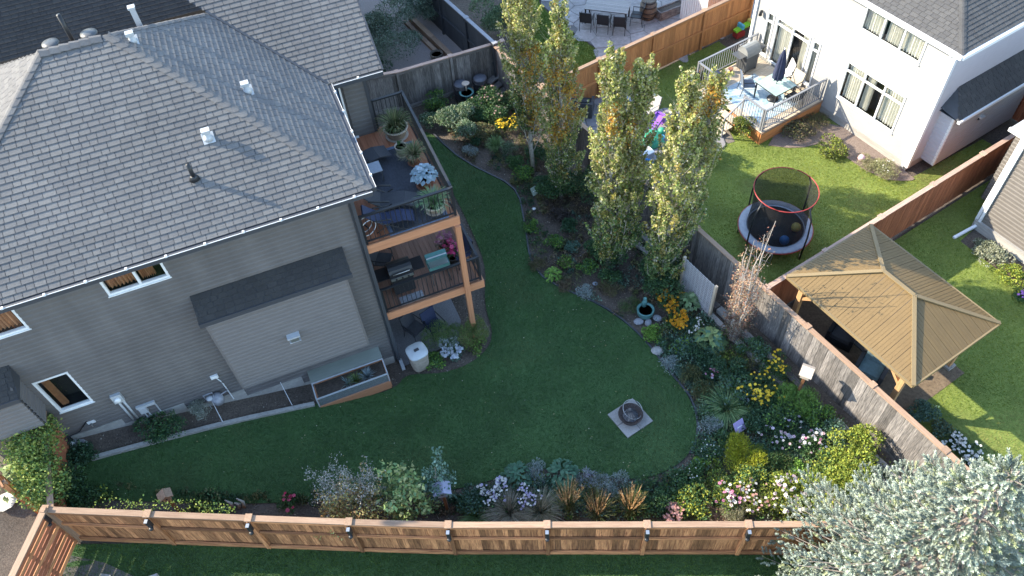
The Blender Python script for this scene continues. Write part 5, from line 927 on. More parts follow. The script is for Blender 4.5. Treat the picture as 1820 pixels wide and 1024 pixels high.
# trellis
M_lat = mat('bleached_lattice', (.42, .41, .42), .8, .15, 6)
t = thing('lattice_trellis', 'free standing pale lattice trellis in front of the weathered fence', 'trellis', WF.w(-9.95, .55, 0), WF.a-rad(90)); wdt = 1.42
for x in (0, wdt): box('post', M_pine, t, (x, 0, .78), (.08, .08, 1.56))
for k in range(20): box('slat', M_lat, t, (wdt/2, -.012, .12+k*.073), (wdt-.08, .014, .03))
for k in range(9): box('slat', M_lat, t, (.13+k*.145, .012, .8), (.03, .014, 1.42))
t = thing('planter_tub', 'round wooden half barrel tub on the gravel beyond the back fence', 'planter', P(777, 105)); lathe('staves', mat('barrel_wood', W), t, [(.24, 0), (.28, .3), (.24, .3), (.22, .2)], n=18); lathe('soil', M_soil, t, [(.01, .22), (.23, .22)], n=16); lathe('hoop', M_black, t, [(.268, .18), (.276, .22)], n=18)
q = PT(10, 890); b = MB(); b.lathe([(.3, 0), (.32, .03), (.25, .05)], 9); tag(b.build('stepping_stone', M_curtain), 'pale round stepping stone at the left edge', 'stone').location = q
q = PT(425, 902); t = thing('driftwood', 'pale gnarled driftwood pieces at the foot of the cedar fence', 'driftwood', q)
for dx, s in ((-.18, .5), (.0, .3), (.14, .55)): tube('branch', M_bark, t, [(dx, 0, 0), (dx+.05, .02, s*.5), (dx-.03, .0, s)], [.05, .045, .02], 7)
# ================================================================ trees
def limbs(b, r, base, top, r0, n, spread, up=.75, col=None, sub=3):
    'tapered trunk with steep limbs; returns limb paths'
    pts = [base+(top-base)*(k/7)+Vector((r.uniform(-.05, .05), r.uniform(-.05, .05), 0))*(1 if 0 < k < 7 else 0) for k in range(8)]; b.tube(pts, [r0*(1-.85*k/7) for k in range(8)], 8); out = []
    H = (top-base).length
    for i in range(n):
        t = .1+.8*i/n; k = min(6, int(t*7)); p = pts[k]+(pts[k+1]-pts[k])*(t*7-k); a = i*2.4+r.uniform(-.4, .4); L = H*(.12+.08*r.random())*(1.15-t*.7); d = Vector((math.cos(a)*(1-up), math.sin(a)*(1-up), up)).normalized()
        q = [p, p+d*L*.4+Vector((math.cos(a), math.sin(a), 0))*spread*.25, p+d*L+Vector((math.cos(a), math.sin(a), 0))*spread*.3]; rr = r0*.3*(1.1-t); b.tube(q, [rr, rr*.65, rr*.2], 5); out.append(q)
        for _ in range(sub):
            s = q[1]+(q[2]-q[1])*r.random(); e = s+Vector((r.uniform(-1, 1)*spread*.5, r.uniform(-1, 1)*spread*.5, r.uniform(.2, .5)*spread*1.2)); b.tube([s, e], [rr*.4, rr*.12], 4, False); out.append([s, (s+e)/2, e])
    return out
def poplar(label, px, h, R, n, seed, lean=(0, 0), orange=(), group='columnar poplars along the weathered fence', z0=.5):
    q = P(*px); r = random.Random(seed); rs = np.random.RandomState(seed); t = thing('poplar_tree', label, 'tree', q, r.uniform(0, 6), group); t.rotation_euler = (0, 0, 0)
    b = MB(); paths = limbs(b, r, Vector((0, 0, 0)), Vector((lean[0], lean[1], h*.97)), .085, 26, R, .8); b.build('trunk', M_bark, t, True)
    # crown: ragged upright sprays of leaves on steep twigs inside a loose column
    R *= 1.14; n = int(n*2.3); K = 300; tz = rs.uniform(0, 1, K); zz = z0+(h-z0)*tz*.96; prof = R*np.clip(np.minimum(1.0, .6+1.4*tz)*np.minimum(1, (1.05-tz)*2.4), .1, 1)*rs.uniform(.45, 1.25, K)*(1+.22*np.sin(zz*3.1+seed)); a = rs.uniform(0, 6.28, K); rr = np.sqrt(rs.uniform(.02, 1, K))*prof*.8
    lc = np.c_[np.cos(a)*rr+lean[0]*zz/h, np.sin(a)*rr+lean[1]*zz/h, zz]; sl = rs.uniform(.3, .75, K); sw = rs.uniform(.05, .13, K); wgt = rs.uniform(.15, 1, K); wgt /= wgt.sum(); i = rs.choice(K, n, p=wgt)
    out = np.c_[np.cos(a)*.32, np.sin(a)*.32, np.ones(K)]; out = norm(out+rs.normal(0, .12, (K, 3))); f = rs.uniform(0, 1, n); d = norm(rs.normal(0, 1, (n, 3))); p = lc[i]+out[i]*(sl[i]*f)[:, None]+d*(sw[i]*(1.25-f)*rs.uniform(.3, 1.3, n)*1.5)[:, None]
    tb = MB(); [tb.tube([tuple(lc[k]-out[k]*.25), tuple(lc[k]+out[k]*sl[k]*.8)], [.011, .004], 4, False) for k in range(K)]; tb.build('twigs', M_bark, t)['kind'] = 'stuff'
    tone = (rs.uniform(.7, 1.3, K)[i])[:, None]; warm = rs.uniform(0, 1, K)[i]
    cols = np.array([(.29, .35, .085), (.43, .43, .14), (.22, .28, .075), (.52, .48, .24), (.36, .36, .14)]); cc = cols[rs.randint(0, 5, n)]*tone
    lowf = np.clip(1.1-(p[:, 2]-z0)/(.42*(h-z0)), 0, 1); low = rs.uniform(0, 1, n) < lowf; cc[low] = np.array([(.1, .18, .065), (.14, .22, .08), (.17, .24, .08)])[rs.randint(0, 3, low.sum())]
    k = warm > .9; cc[k] = cc[k]*.55+np.array((.42, .3, .06))*.45
    for oz, orad, oa in orange:
        c0 = np.array([math.cos(oa)*R*.6, math.sin(oa)*R*.6, oz]); dist = np.linalg.norm((p-c0)*np.array([1, 1, .75]), axis=1)/orad; k = rs.uniform(0, 1, n) < np.clip(1.7-dist, 0, .85); cc[k] = np.array([(.6, .32, .04), (.6, .42, .08), (.5, .24, .05), (.46, .38, .1)])[rs.randint(0, 4, k.sum())]
    k = rs.uniform(0, 1, n) < .015; cc[k] = np.array((.5, .3, .08)); k = rs.uniform(0, 1, n) < .06; cc[k] = np.array((.5, .48, .36))
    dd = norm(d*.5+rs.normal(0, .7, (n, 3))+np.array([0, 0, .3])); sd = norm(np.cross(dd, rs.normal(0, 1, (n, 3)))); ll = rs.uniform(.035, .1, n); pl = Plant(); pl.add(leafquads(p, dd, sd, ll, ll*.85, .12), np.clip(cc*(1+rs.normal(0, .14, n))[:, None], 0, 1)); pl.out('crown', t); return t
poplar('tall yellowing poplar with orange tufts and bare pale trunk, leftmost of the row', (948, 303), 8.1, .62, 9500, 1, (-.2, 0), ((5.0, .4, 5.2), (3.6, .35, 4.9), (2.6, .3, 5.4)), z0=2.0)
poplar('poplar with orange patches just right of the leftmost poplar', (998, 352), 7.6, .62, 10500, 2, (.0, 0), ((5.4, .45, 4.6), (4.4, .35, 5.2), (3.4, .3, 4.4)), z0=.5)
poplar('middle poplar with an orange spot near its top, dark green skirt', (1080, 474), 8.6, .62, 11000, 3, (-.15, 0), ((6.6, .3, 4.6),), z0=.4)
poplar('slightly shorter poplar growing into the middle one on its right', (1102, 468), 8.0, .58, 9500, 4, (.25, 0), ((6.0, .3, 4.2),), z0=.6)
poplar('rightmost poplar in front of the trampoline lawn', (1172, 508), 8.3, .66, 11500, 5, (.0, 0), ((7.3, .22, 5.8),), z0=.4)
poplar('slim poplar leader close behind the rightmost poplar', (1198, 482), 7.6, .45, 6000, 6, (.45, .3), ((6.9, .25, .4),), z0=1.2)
def bare_tree():
    q = P(1302, 602); r = random.Random(8); rs = np.random.RandomState(8); t = thing('bare_columnar_tree', 'nearly bare pale columnar tree with few rusty leaves beside the trellis', 'tree', q); b = MB(); paths = []
    for k in range(13): a = k*.9; rr_ = .2+.3*r.random(); paths += limbs(b, r, Vector((math.cos(a)*.08, math.sin(a)*.08, 0)), Vector((math.cos(a)*rr_, math.sin(a)*rr_, r.uniform(2.6, 5.4))), .042, 13, .36, .8, sub=4)
    b.build('trunk', mat('silver_bark', (.38, .34, .31), .9, .2, 12), t); pts = np.array([tuple(p[1]+(p[2]-p[1])*r.random()) for p in paths for _ in range(7)]); pts += rs.normal(0, .05, pts.shape); k = rs.uniform(0, 1, len(pts)) < np.where(pts[:, 2] < 1.6, 1.0, np.where(pts[:, 2] < 3.6, .55, .22)); pts = pts[k]
    p = Plant(); p.leaves(rs, pts, norm(rs.normal(0, 1, pts.shape)), [(.22, .1, .07), (.3, .16, .1), (.34, .25, .16), (.18, .13, .09)], .06, .6); s = rs.normal(0, 1, (900, 3)); s = norm(s)*rs.uniform(.25, .45, 900)[:, None]; p.leaves(rs, s*np.array([1, 1, 1.4])+np.array([0, 0, .75]), norm(s), [(.11, .075, .06), (.15, .1, .075), (.09, .085, .05)], .06, .6); p.out('crown', t)
bare_tree()
def spruce(label, loc, h, R, seed, n_whorl=17):
    r = random.Random(seed); t = thing('blue_spruce', label, 'tree', loc, 0); b = MB(); b.tube([(0, 0, 0), (0, 0, h*.5), (0, 0, h)], [.17, .1, .015], 8); S = []; base_dir = []
    for w in range(n_whorl*2):
        tz = (w+r.random()*.6)/(n_whorl*2); z = .35+(h-.5)*tz; Lb = R*(1-tz)**.85*r.uniform(.82, 1.1)+.15; nb = int(6+5*(1-tz))
        for k in range(nb):
            a = 6.283*(k+r.random()*.7)/nb+w*.7; ca, sa = math.cos(a), math.sin(a); L = Lb*r.uniform(.75, 1.1); rise = .22+.5*tz
            pth = [Vector((0, 0, z)), Vector((ca*L*.5, sa*L*.5, z+L*.02*rise)), Vector((ca*L, sa*L, z+L*(.12*rise-.06)))]; b.tube(pth, [.02+.02*(1-tz), .014, .005], 4, False)
            side = Vector((-sa, ca, 0)); m = int(4+L*8)
            for i in range(m):
                f = .28+.72*(i+r.random())/m; p = pth[0]+(pth[2]-pth[0])*f+Vector((0, 0, .02)); wd = (1.05-f)*.75*L*.55+.05
                for sg in (-1, 1):
                    q = p+side*sg*wd*r.uniform(.1, 1)+Vector((ca, sa, 0))*r.uniform(0, .12)+Vector((0, 0, r.uniform(-.02, .06))); d = (Vector((ca, sa, 0))*r.uniform(.4, 1)+side*sg*r.uniform(.1, .8)+Vector((0, 0, r.uniform(.1, .75)))).normalized(); S.append((*q, *d, f, tz))
            S.append((*pth[2], ca, sa, .3, 1, tz))
    for _ in range(14): S.append((r.uniform(-.06, .06), r.uniform(-.06, .06), h-r.random()*.4, r.uniform(-.4, .4), r.uniform(-.4, .4), 1, 1, 1))
    b.build('trunk', M_twig, t); S = np.array(S); rs = np.random.RandomState(seed); n = len(S); c = S[:, :3]; d = norm(S[:, 3:6]); a = norm(np.cross(d, rs.normal(0, 1, (n, 3)))); e = np.cross(d, a); L = rs.uniform(.1, .2, n); tip = rs.uniform(.1, 1.3, n)[:, None]
    col = np.array((.2, .26, .22))*(1-tip*.6)+np.array((.55, .61, .52))*tip*.6; col = col*(1+rs.normal(0, .16, n))[:, None]; yl = rs.uniform(0, 1, n) < .12; col[yl] = col[yl]*np.array((1.15, 1.1, .75)); V = []; C = []
    # each sprig: six rows of needles around a twig, as narrow quads
    for ring_ in range(4):
        f0 = ring_/4
        for k in range(5):
            t_ = k*1.2566+ring_*.63; o = a*math.cos(t_)+e*math.sin(t_); b0 = c+d*(L*f0)[:, None]; wv = np.cross(o, d); tp = b0+o*(L*(.3-.14*f0))[:, None]+d*(L*.3)[:, None]; wn = (L*.1)[:, None]
            v = np.zeros((n, 4, 3)); v[:, 0] = b0-wv*wn*.8; v[:, 1] = b0+wv*wn*.8; v[:, 2] = tp+wv*wn*.35; v[:, 3] = tp-wv*wn*.35; V.append(v.reshape(-1, 3)); C.append(np.repeat(col*(.85+.2*f0), 4, 0))
    V = np.concatenate(V); C = np.concatenate(C); fast('needles', M_needle, V, np.arange(len(V)).reshape(-1, 4), np.clip(C, 0, 1), t); print('spruce sprigs', n)
spruce('large silvery blue spruce filling the bottom right corner', (8.25, 5.45, 0), 7.9, 3.15, 3, 19)
# ================================================================ plants
PG = 'plants of the flower border'
GRN = [(.05, .11, .035), (.08, .15, .05), (.06, .12, .05)]; DGR = [(.03, .075, .035), (.05, .1, .045), (.04, .085, .05)]; OLV = [(.1, .12, .045), (.14, .14, .06), (.09, .1, .05)]; LIM = [(.14, .25, .04), (.18, .3, .06), (.1, .2, .04)]; SIL = [(.36, .43, .42), (.45, .5, .49), (.28, .36, .35)]; VAR = [(.1, .17, .09), (.3, .36, .26), (.07, .13, .06), (.2, .26, .17)]; YGR = [(.26, .3, .045), (.34, .36, .06), (.18, .24, .04), (.12, .18, .04)]; GLD = [(.36, .38, .03), (.42, .42, .05), (.28, .33, .03)]; BGR = [(.08, .15, .11), (.12, .2, .15), (.07, .12, .09)]; BRN = [(.16, .12, .08), (.2, .16, .1), (.1, .08, .06)]
YFL = [(.75, .5, .03), (.8, .58, .05)]; OFL = [(.8, .4, .02), (.75, .32, .02)]; PFL = [(.6, .22, .38), (.65, .32, .45)]; WFL = [(.75, .73, .7), (.8, .78, .72)]; LFL = [(.45, .4, .6), (.55, .5, .65)]; SFL = [(.5, .25, .22), (.58, .33, .3)]; WPK = WFL+[(.7, .5, .58)]
def plant(kind, label, px, R, h, cols, seed, fl=None, nf=30, fs=.05, cat='plant', name=None, n=None, centre=None, L=None, z0=0.):
    R *= 1.38; h *= 1.15; n = int(n*3.2) if n else None; z = h*.45; q = PT(px[0], px[1], z); q.z = T(q.x, q.y)+.01; r = np.random.RandomState(seed); p = Plant(); names = dict(bush='shrub', spiky='strap_leaf_plant', silver='silver_mound', hosta='hosta_plant', airy='feathery_plant', plume='feather_reed_grass', stems='flowering_perennial', grass='ornamental_grass', cover='ground_cover'); nm = name or names[kind]; A = R*R
    if kind == 'bush': p.bush(r, R, h, n or int(500+2600*A), cols, L or .075, .55, 11)
    if kind == 'cover': p.bush(r, R, h, n or int(400+1800*A), cols, L or .055, .6, 14)
    if kind == 'silver': p.bush(r, R, h, n or int(500+4200*A), cols, L or .07, .22, 12, 0, .7)
    if kind == 'hosta': p.hosta(r, n or int(50+230*A), R, h, cols, L or .2, .6); p.hosta(r, 14, R*.5, h*.7, cols, (L or .2)*.8, .6)
    if kind == 'spiky': p.blades(r, n or int(110+700*A), h*1.5, R, cols, .018, 0, 4, 1.1, R*.3)
    if kind == 'grass': p.blades(r, n or int(260+1300*A), h*1.5, R, cols, .008, 0, 4, 1.1, R*.25)
    if kind == 'airy': p.bush(r, R, h, n or int(800+4200*A), cols, L or .09, .14, 13, 0, .8)
    if kind == 'stems': p.bush(r, R, h*.8, n or int(500+2200*A), cols, L or .065, .4, 11, 0, .4)
    if kind == 'plume':
        tp = p.blades(r, 130, h*1.05, R*.9, [(.12, .16, .05), (.18, .2, .08), (.25, .22, .1)], .008, 0, 3, .35, R*.4)
        m = 46; a = r.uniform(0, 6.28, m); qq = np.sqrt(r.uniform(0, 1, m)); lean = np.c_[np.cos(a)*qq*.28, np.sin(a)*qq*.28, np.ones(m)]; b0 = np.c_[np.cos(a)*qq*R*.5, np.sin(a)*qq*R*.5, np.full(m, h*.5)]
        for k in range(9): f = k/9; c0 = b0+norm(lean)*(h*.6*f); d = norm(lean+r.normal(0, .16, (m, 3))); sd = norm(np.cross(d, r.normal(0, 1, (m, 3)))); p.add(leafquads(c0, d, sd, np.full(m, .12), np.full(m, .026*(1.25-f)), .05), pick([(.62, .42, .2), (.7, .5, .28), (.55, .3, .14)], m, r))
    t = thing(nm, label, cat, q, 0, PG); p.out('foliage', t)
    if fl:
        k = p.v[0].reshape(-1, 4, 3).mean(1); w = k[k[:, 2] > np.percentile(k[:, 2], 62)]; w = w[r.randint(0, len(w), nf)]+np.array([0, 0, .05])+r.normal(0, .02, (nf, 3)); f = Plant(); f.flowers(r, w, fs*.82, fl, 6, centre); f.out('flowers', t)['kind'] = 'stuff'
        if kind == 'stems': b = MB(); [b.tube([(x*.4, y*.4, 0), (x, y, zz)], .006, 4, False, (.1, .15, .05)) for x, y, zz in w[:40]]; b.build('stem', M_leaf, t, attr=True)['kind'] = 'stuff'
    return t
B = plant
# back bed
B('bush', 'rounded yellow green shrub against the back fence beside the deck', (773, 183), .42, .85, GRN+LIM[:1], 101); B('bush', 'small speckled shrub left of the big variegated dogwood', (764, 212), .38, .6, VAR+DGR, 102); B('bush', 'big variegated dogwood with pale green edged leaves', (816, 215), .78, 1.0, VAR, 103, n=1900); B('bush', 'broad hydrangea shrub with faded pinkish tops near the barrels', (876, 187), .78, .95, GRN+DGR, 104, [(.3, .2, .18), (.35, .26, .22)], 50, .06, n=1700)
B('stems', 'clump of yellow daisies under the leftmost poplar', (903, 222), .42, .7, GRN, 105, YFL, 110, .05); B('silver', 'round silver mound at the lawn edge of the back bed', (832, 268), .3, .25, SIL, 106); B('bush', 'olive brown perennial in the middle of the back bed', (862, 238), .4, .5, OLV+BRN[:1], 107); B('spiky', 'upright iris clump in the back bed', (880, 258), .25, .55, [(.12, .2, .08), (.17, .26, .11)], 108, n=60); B('bush', 'bright green mound near the foot of the leftmost poplar', (932, 307), .32, .3, LIM+GRN, 109); B('bush', 'leafy green perennial above the bright mound by the poplar trunk', (916, 288), .3, .4, GRN, 110); B('airy', 'wispy grey green plant between iris and poplar', (905, 265), .25, .35, VAR, 111); B('bush', 'dark green filler plant behind the iris clump', (845, 250), .25, .35, DGR, 112)
B('bush', 'dense dark green shrub at the base of the second poplar', (985, 325), .62, .9, DGR+GRN, 113, n=1500); B('bush', 'leafy shrub between second and middle poplar by the fence', (1045, 330), .7, 1.2, GRN+DGR+OLV, 114, n=1700)
# middle bed
B('bush', 'small bright green plant beside the lawn below the plaque', (948, 402), .26, .25, LIM+GRN, 115); B('bush', 'dark burgundy leaved plant in the mulch', (995, 385), .32, .3, [(.05, .04, .04), (.07, .06, .05)], 116); B('bush', 'light green perennial in the middle of the narrow mulch bed', (985, 432), .28, .35, LIM+GRN, 117); B('hosta', 'lime green hosta near the lawn bend', (983, 487), .28, .25, LIM, 118, L=.13); B('bush', 'mid green mound right of the lime hosta', (1042, 476), .3, .4, GRN+LIM[:1], 119); B('airy', 'dry brown perennial at the lawn bend', (956, 470), .25, .25, BRN+OLV, 120); B('silver', 'silver mound at the bend of the lawn', (1040, 521), .27, .22, SIL, 121); B('airy', 'brownish low plant left of the silver mound at the bend', (1008, 508), .25, .25, BRN, 122); B('airy', 'thin dried flower stalks behind the silver mound at the bend', (1088, 512), .35, .35, BRN+OLV, 123); B('bush', 'dark green low plant between the mulch and middle poplar', (1015, 400), .3, .35, DGR, 124); B('bush', 'grey leaved small plant among the mulch', (1018, 440), .22, .25, BGR, 125); B('bush', 'russet autumn shrub against the timber sleepers', (1122, 418), .28, .7, [(.3, .14, .07), (.24, .12, .07), (.1, .12, .05)], 126)
B('bush', 'dark leafy skirt plant under the middle poplars', (1075, 445), .55, .7, DGR+GRN, 127, n=1300); B('bush', 'large leafy mass at the foot of the rightmost poplar', (1175, 490), .72, 1.0, GRN+DGR, 128, n=1900)
# lower bed
B('stems', 'dense patch of orange coneflowers right of the fountain', (1203, 570), .36, .5, GRN, 129, OFL, 120, .055, centre=(.06, .03, .01)); B('stems', 'upper patch of orange coneflowers behind the fountain', (1190, 540), .4, .55, GRN, 130, OFL, 80, .055, centre=(.06, .03, .01)); B('bush', 'lime green low mound in front of the fountain', (1158, 592), .3, .25, LIM, 131); B('hosta', 'large pale green hosta below the trellis', (1262, 602), .42, .45, [(.17, .25, .1), (.24, .3, .12), (.1, .2, .13)], 132, L=.26); B('hosta', 'broad leaved plant between trellis and orange flowers', (1225, 535), .32, .45, [(.2, .28, .15), (.14, .22, .1)], 133, L=.2); B('stems', 'white daisies between orange flowers and hosta', (1232, 580), .26, .35, GRN, 134, WFL, 26, .045); B('bush', 'blue green bushy herb above the silver mound', (1212, 617), .3, .35, BGR+LIM[:1], 135); B('silver', 'silver mound below the flat pale stone', (1190, 650), .3, .25, SIL, 136); B('bush', 'green mound touching the silver mound', (1210, 660), .22, .22, BGR, 137); B('bush', 'dark green bush below the hosta', (1248, 632), .4, .5, DGR, 138); B('airy', 'olive tufted plant near the lawn edge', (1228, 668), .32, .35, OLV, 139); B('airy', 'second olive tuft lower along the lawn edge', (1247, 695), .3, .35, OLV, 140); B('stems', 'pale pink phlox among the dark bushes', (1265, 665), .2, .45, DGR, 141, PFL+LFL, 22, .045); B('spiky', 'daylily clump of arching leaves', (1292, 722), .5, .3, [(.12, .2, .08), (.2, .28, .13), (.08, .15, .06)], 142); B('silver', 'largest silver mound at the right end of the lawn', (1265, 758), .36, .28, SIL, 143); B('bush', 'green geranium mound below the largest silver mound', (1258, 795), .35, .32, GRN+BGR, 144, WFL, 14, .025); B('bush', 'small lime tuft at the lower right lawn corner', (1243, 822), .18, .2, LIM, 145); B('airy', 'golden yellow threadleaf shrub', (1320, 808), .5, .6, GLD, 146, n=1500); B('airy', 'green threadleaf shrub right of the golden one', (1373, 818), .42, .5, GRN+OLV[:1], 147, n=1000); B('bush', 'dark green bush behind the lilac sign', (1348, 742), .5, .6, DGR, 148); B('bush', 'tall dark bush under the yellow flowers', (1300, 655), .45, .8, DGR, 149)
B('stems', 'tall yellow flowered bush before the weathered fence', (1348, 690), .55, 1.0, GRN+DGR, 150, YFL, 70, .055); B('stems', 'yellow flowers close to the timber sleepers', (1380, 650), .35, .8, GRN, 151, YFL, 40, .05); B('airy', 'bright green asparagus like bush below the birdhouse', (1415, 712), .5, .9, [(.1, .2, .05), (.14, .25, .06)], 152, n=1500); B('stems', 'lavender flowers left of the asparagus like bush', (1330, 712), .2, .5, DGR, 153, LFL, 26, .04)
B('stems', 'echinacea patch with pale pink heads in shade', (1395, 768), .5, .65, GRN+DGR, 154, LFL+WPK, 40, .055, centre=(.3, .12, .03)); B('stems', 'pink and white coneflowers right of the shaded patch', (1442, 790), .42, .65, GRN, 155, WPK+PFL, 36, .055, centre=(.3, .12, .03)); B('bush', 'dark blue green bush near the sleepers', (1482, 770), .4, .6, BGR+DGR, 156); B('bush', 'small lime mound among the coneflowers', (1420, 832), .2, .28, LIM, 157)
B('bush', 'sunlit yellow green shrub near the weathered fence', (1512, 808), .68, .95, YGR, 158, n=1700); B('bush', 'lush yellow green shrub beside the spruce', (1490, 872), .6, .85, YGR, 159, n=1500); B('stems', 'sunlit echinacea stand with many pale heads', (1400, 872), .55, .95, YGR, 160, WPK, 60, .06, centre=(.35, .14, .03)); B('stems', 'pale mixed perennials with white and pink heads by the cedar fence', (1345, 885), .5, .75, YGR+OLV, 161, WPK+SFL, 50, .05); B('stems', 'magenta coneflowers left of the pale perennials', (1290, 868), .45, .75, GRN+YGR[:2], 162, PFL+WFL, 34, .06, centre=(.3, .12, .03)); B('bush', 'sunlit leafy peony by the pink sedum', (1235, 893), .42, .6, GRN+YGR[:2], 163); B('stems', 'dusty pink sedum against the cedar fence', (1205, 915), .36, .4, OLV, 164, SFL, 120, .05); B('airy', 'dry reddish stems right of the pink sedum', (1262, 922), .35, .3, [(.3, .2, .15), (.38, .28, .2)], 165); B('airy', 'pale dried seed heads near the spruce tip', (1300, 905), .35, .5, [(.35, .33, .24), (.25, .26, .15)], 166); B('bush', 'green leafy filler behind the coneflowers', (1200, 865), .4, .4, DGR+GRN, 167); B('bush', 'mounded dark green perennial right of the reed grasses', (1160, 878), .5, .55, DGR+GRN, 168); B('bush', 'low green plants along the bottom lawn curve', (1225, 850), .4, .3, GRN, 169, WFL, 12, .025)
B('plume', 'leftmost tan feather reed grass by the cedar fence', (1010, 888), .3, 1.15, OLV, 170); B('plume', 'middle and lowest tan feather reed grass', (1062, 903), .32, .85, OLV, 171); B('plume', 'rightmost tan feather reed grass with straight plumes', (1122, 896), .28, 1.0, OLV, 172); B('silver', 'silver mound between the reed grasses and lawn', (1090, 860), .36, .3, SIL, 173); B('silver', 'bluish silver mound above the middle reed grass', (1042, 850), .26, .3, SIL+LFL[:1], 174); B('hosta', 'dark green hosta at the bottom lawn curve', (1000, 840), .4, .42, [(.05, .12, .07), (.08, .16, .1)], 175, L=.18); B('hosta', 'dark hosta left of the silver mound at the bottom', (918, 845), .38, .4, [(.05, .12, .07), (.07, .14, .09)], 176, L=.17); B('silver', 'silver mound between the two dark hostas', (958, 838), .28, .25, SIL, 177); B('stems', 'tall lilac white flower spires behind the cedar fence', (868, 870), .4, .8, DGR, 178, LFL+WFL, 110, .05); B('stems', 'pale catmint spires between the dark hostas', (935, 880), .35, .6, DGR, 179, LFL+WFL, 60, .045); B('grass', 'tan fountain grass drooping over the cedar fence, left', (905, 908), .5, .4, [(.22, .2, .15), (.3, .27, .21), (.16, .15, .1)], 180); B('grass', 'tan fountain grass drooping over the cedar fence, right', (960, 908), .45, .38, [(.22, .2, .15), (.3, .27, .2), (.14, .15, .08)], 181); B('bush', 'dark leafy filler left of the lilac spires', (838, 885), .4, .5, DGR+BGR, 182); B('spiky', 'low arching strap leaves at the cedar fence', (845, 915), .35, .2, [(.08, .15, .06), (.14, .2, .08)], 183)
# young shrub and roses by the fence
B('stems', 'red rose bush with crimson blooms by the cedar fence', (512, 893), .26, .6, GRN, 188, [(.5, .03, .1), (.6, .1, .18)], 12, .07); B('bush', 'small rose foliage right of the bird feeder', (365, 903), .4, .4, OLV+GRN, 189, n=320); B('bush', 'silvery low plants by the driftwood', (390, 903), .2, .25, BGR, 190); B('bush', 'lone leafy shoot near the vine at the left', (178, 885), .25, .4, GRN+YGR[:1], 191, n=120)
def vine(label, pts, n, seed, cols, L=.075, w=.45, name='climbing_vine'):
    'foliage massed along a line of world points (x,y,z,radius)'
    r = np.random.RandomState(seed); P_ = np.array(pts, float); i = r.randint(0, len(P_)-1, n); f = r.uniform(0, 1, n)[:, None]; c = P_[i]*(1-f)+P_[i+1]*f; d = norm(r.normal(0, 1, (n, 3))); d[:, 2] = np.abs(d[:, 2])*.9; lump = 1+.35*np.sin(c[:, 0]*7+seed)*np.cos(c[:, 1]*6); p = c[:, :3]+d*(c[:, 3]*r.uniform(.55, 1.05, n)*lump)[:, None]; q = Plant(); q.leaves(r, p-np.array([pts[0][0], pts[0][1], 0]), d, cols, L, .7); t = thing(name, label, 'vine', (pts[0][0], pts[0][1], 0)); q.out('foliage', t); return t
def wp(px, z, rr): q = PT(px[0], px[1], z); return (q.x, q.y, q.z, rr)
vine('thick vine smothering the short return fence, yellow green on top', [wp((70, 765), 1.3, .6), wp((62, 810), 1.4, .65), wp((72, 850), 1.35, .65), wp((95, 885), 1.1, .6)], 9000, 201, [(.13, .2, .05), (.22, .28, .06), (.07, .14, .05), (.28, .32, .09)])
vine('dark lower mass of the vine spilling onto the lawn', [wp((110, 860), .6, .5), wp((130, 880), .45, .45), wp((150, 895), .35, .35)], 4500, 202, DGR+GRN)
vine('bright vine tips along the back of the cedar fence cap', [(-10.6, 8.95, 2.45, .22), (-9.4, 8.85, 2.3, .2), (-8.2, 8.75, 2.15, .22), (-7.4, 8.6, 1.9, .2)], 420, 203, [(.2, .28, .06), (.28, .34, .08), (.12, .2, .05)], .06)
B('hosta', 'large leaved plant at the left edge under the vine', (12, 855), .45, .5, [(.2, .28, .1), (.3, .36, .15)], 204, L=.2); B('bush', 'dark shrub at the foot of the return fence', (128, 815), .4, .5, DGR, 205)
# by the grey house
B('airy', 'tall feathery bush at the foot of the deck post', (845, 592), .45, .9, [(.1, .17, .05), (.16, .22, .07), (.2, .2, .08)], 206, n=1300); B('airy', 'feathery green bush beside the patio under the deck', (792, 598), .55, .7, [(.1, .17, .06), (.14, .2, .07)], 207, n=1400); B('stems', 'dense pale blue white flowers at the lawn edge by the bin', (803, 622), .36, .4, BGR, 208, [(.55, .6, .68), (.65, .68, .74)], 150, .06); B('bush', 'light green low plant left of the pale blue flowers', (775, 640), .3, .3, LIM+GRN, 209); B('bush', 'yellowish plant right of the pale blue flowers', (845, 615), .28, .4, OLV+LIM, 210)
B('bush', 'leafy green plants in the narrow bed under the meter', (283, 757), .55, .4, GRN+DGR, 211); B('airy', 'grey dried shrub beside the gas meter', (350, 735), .3, .55, [(.3, .32, .28), (.22, .25, .2)], 212); B('bush', 'low weeds at the corner beside the flat stone', (150, 805), .35, .25, DGR, 213)
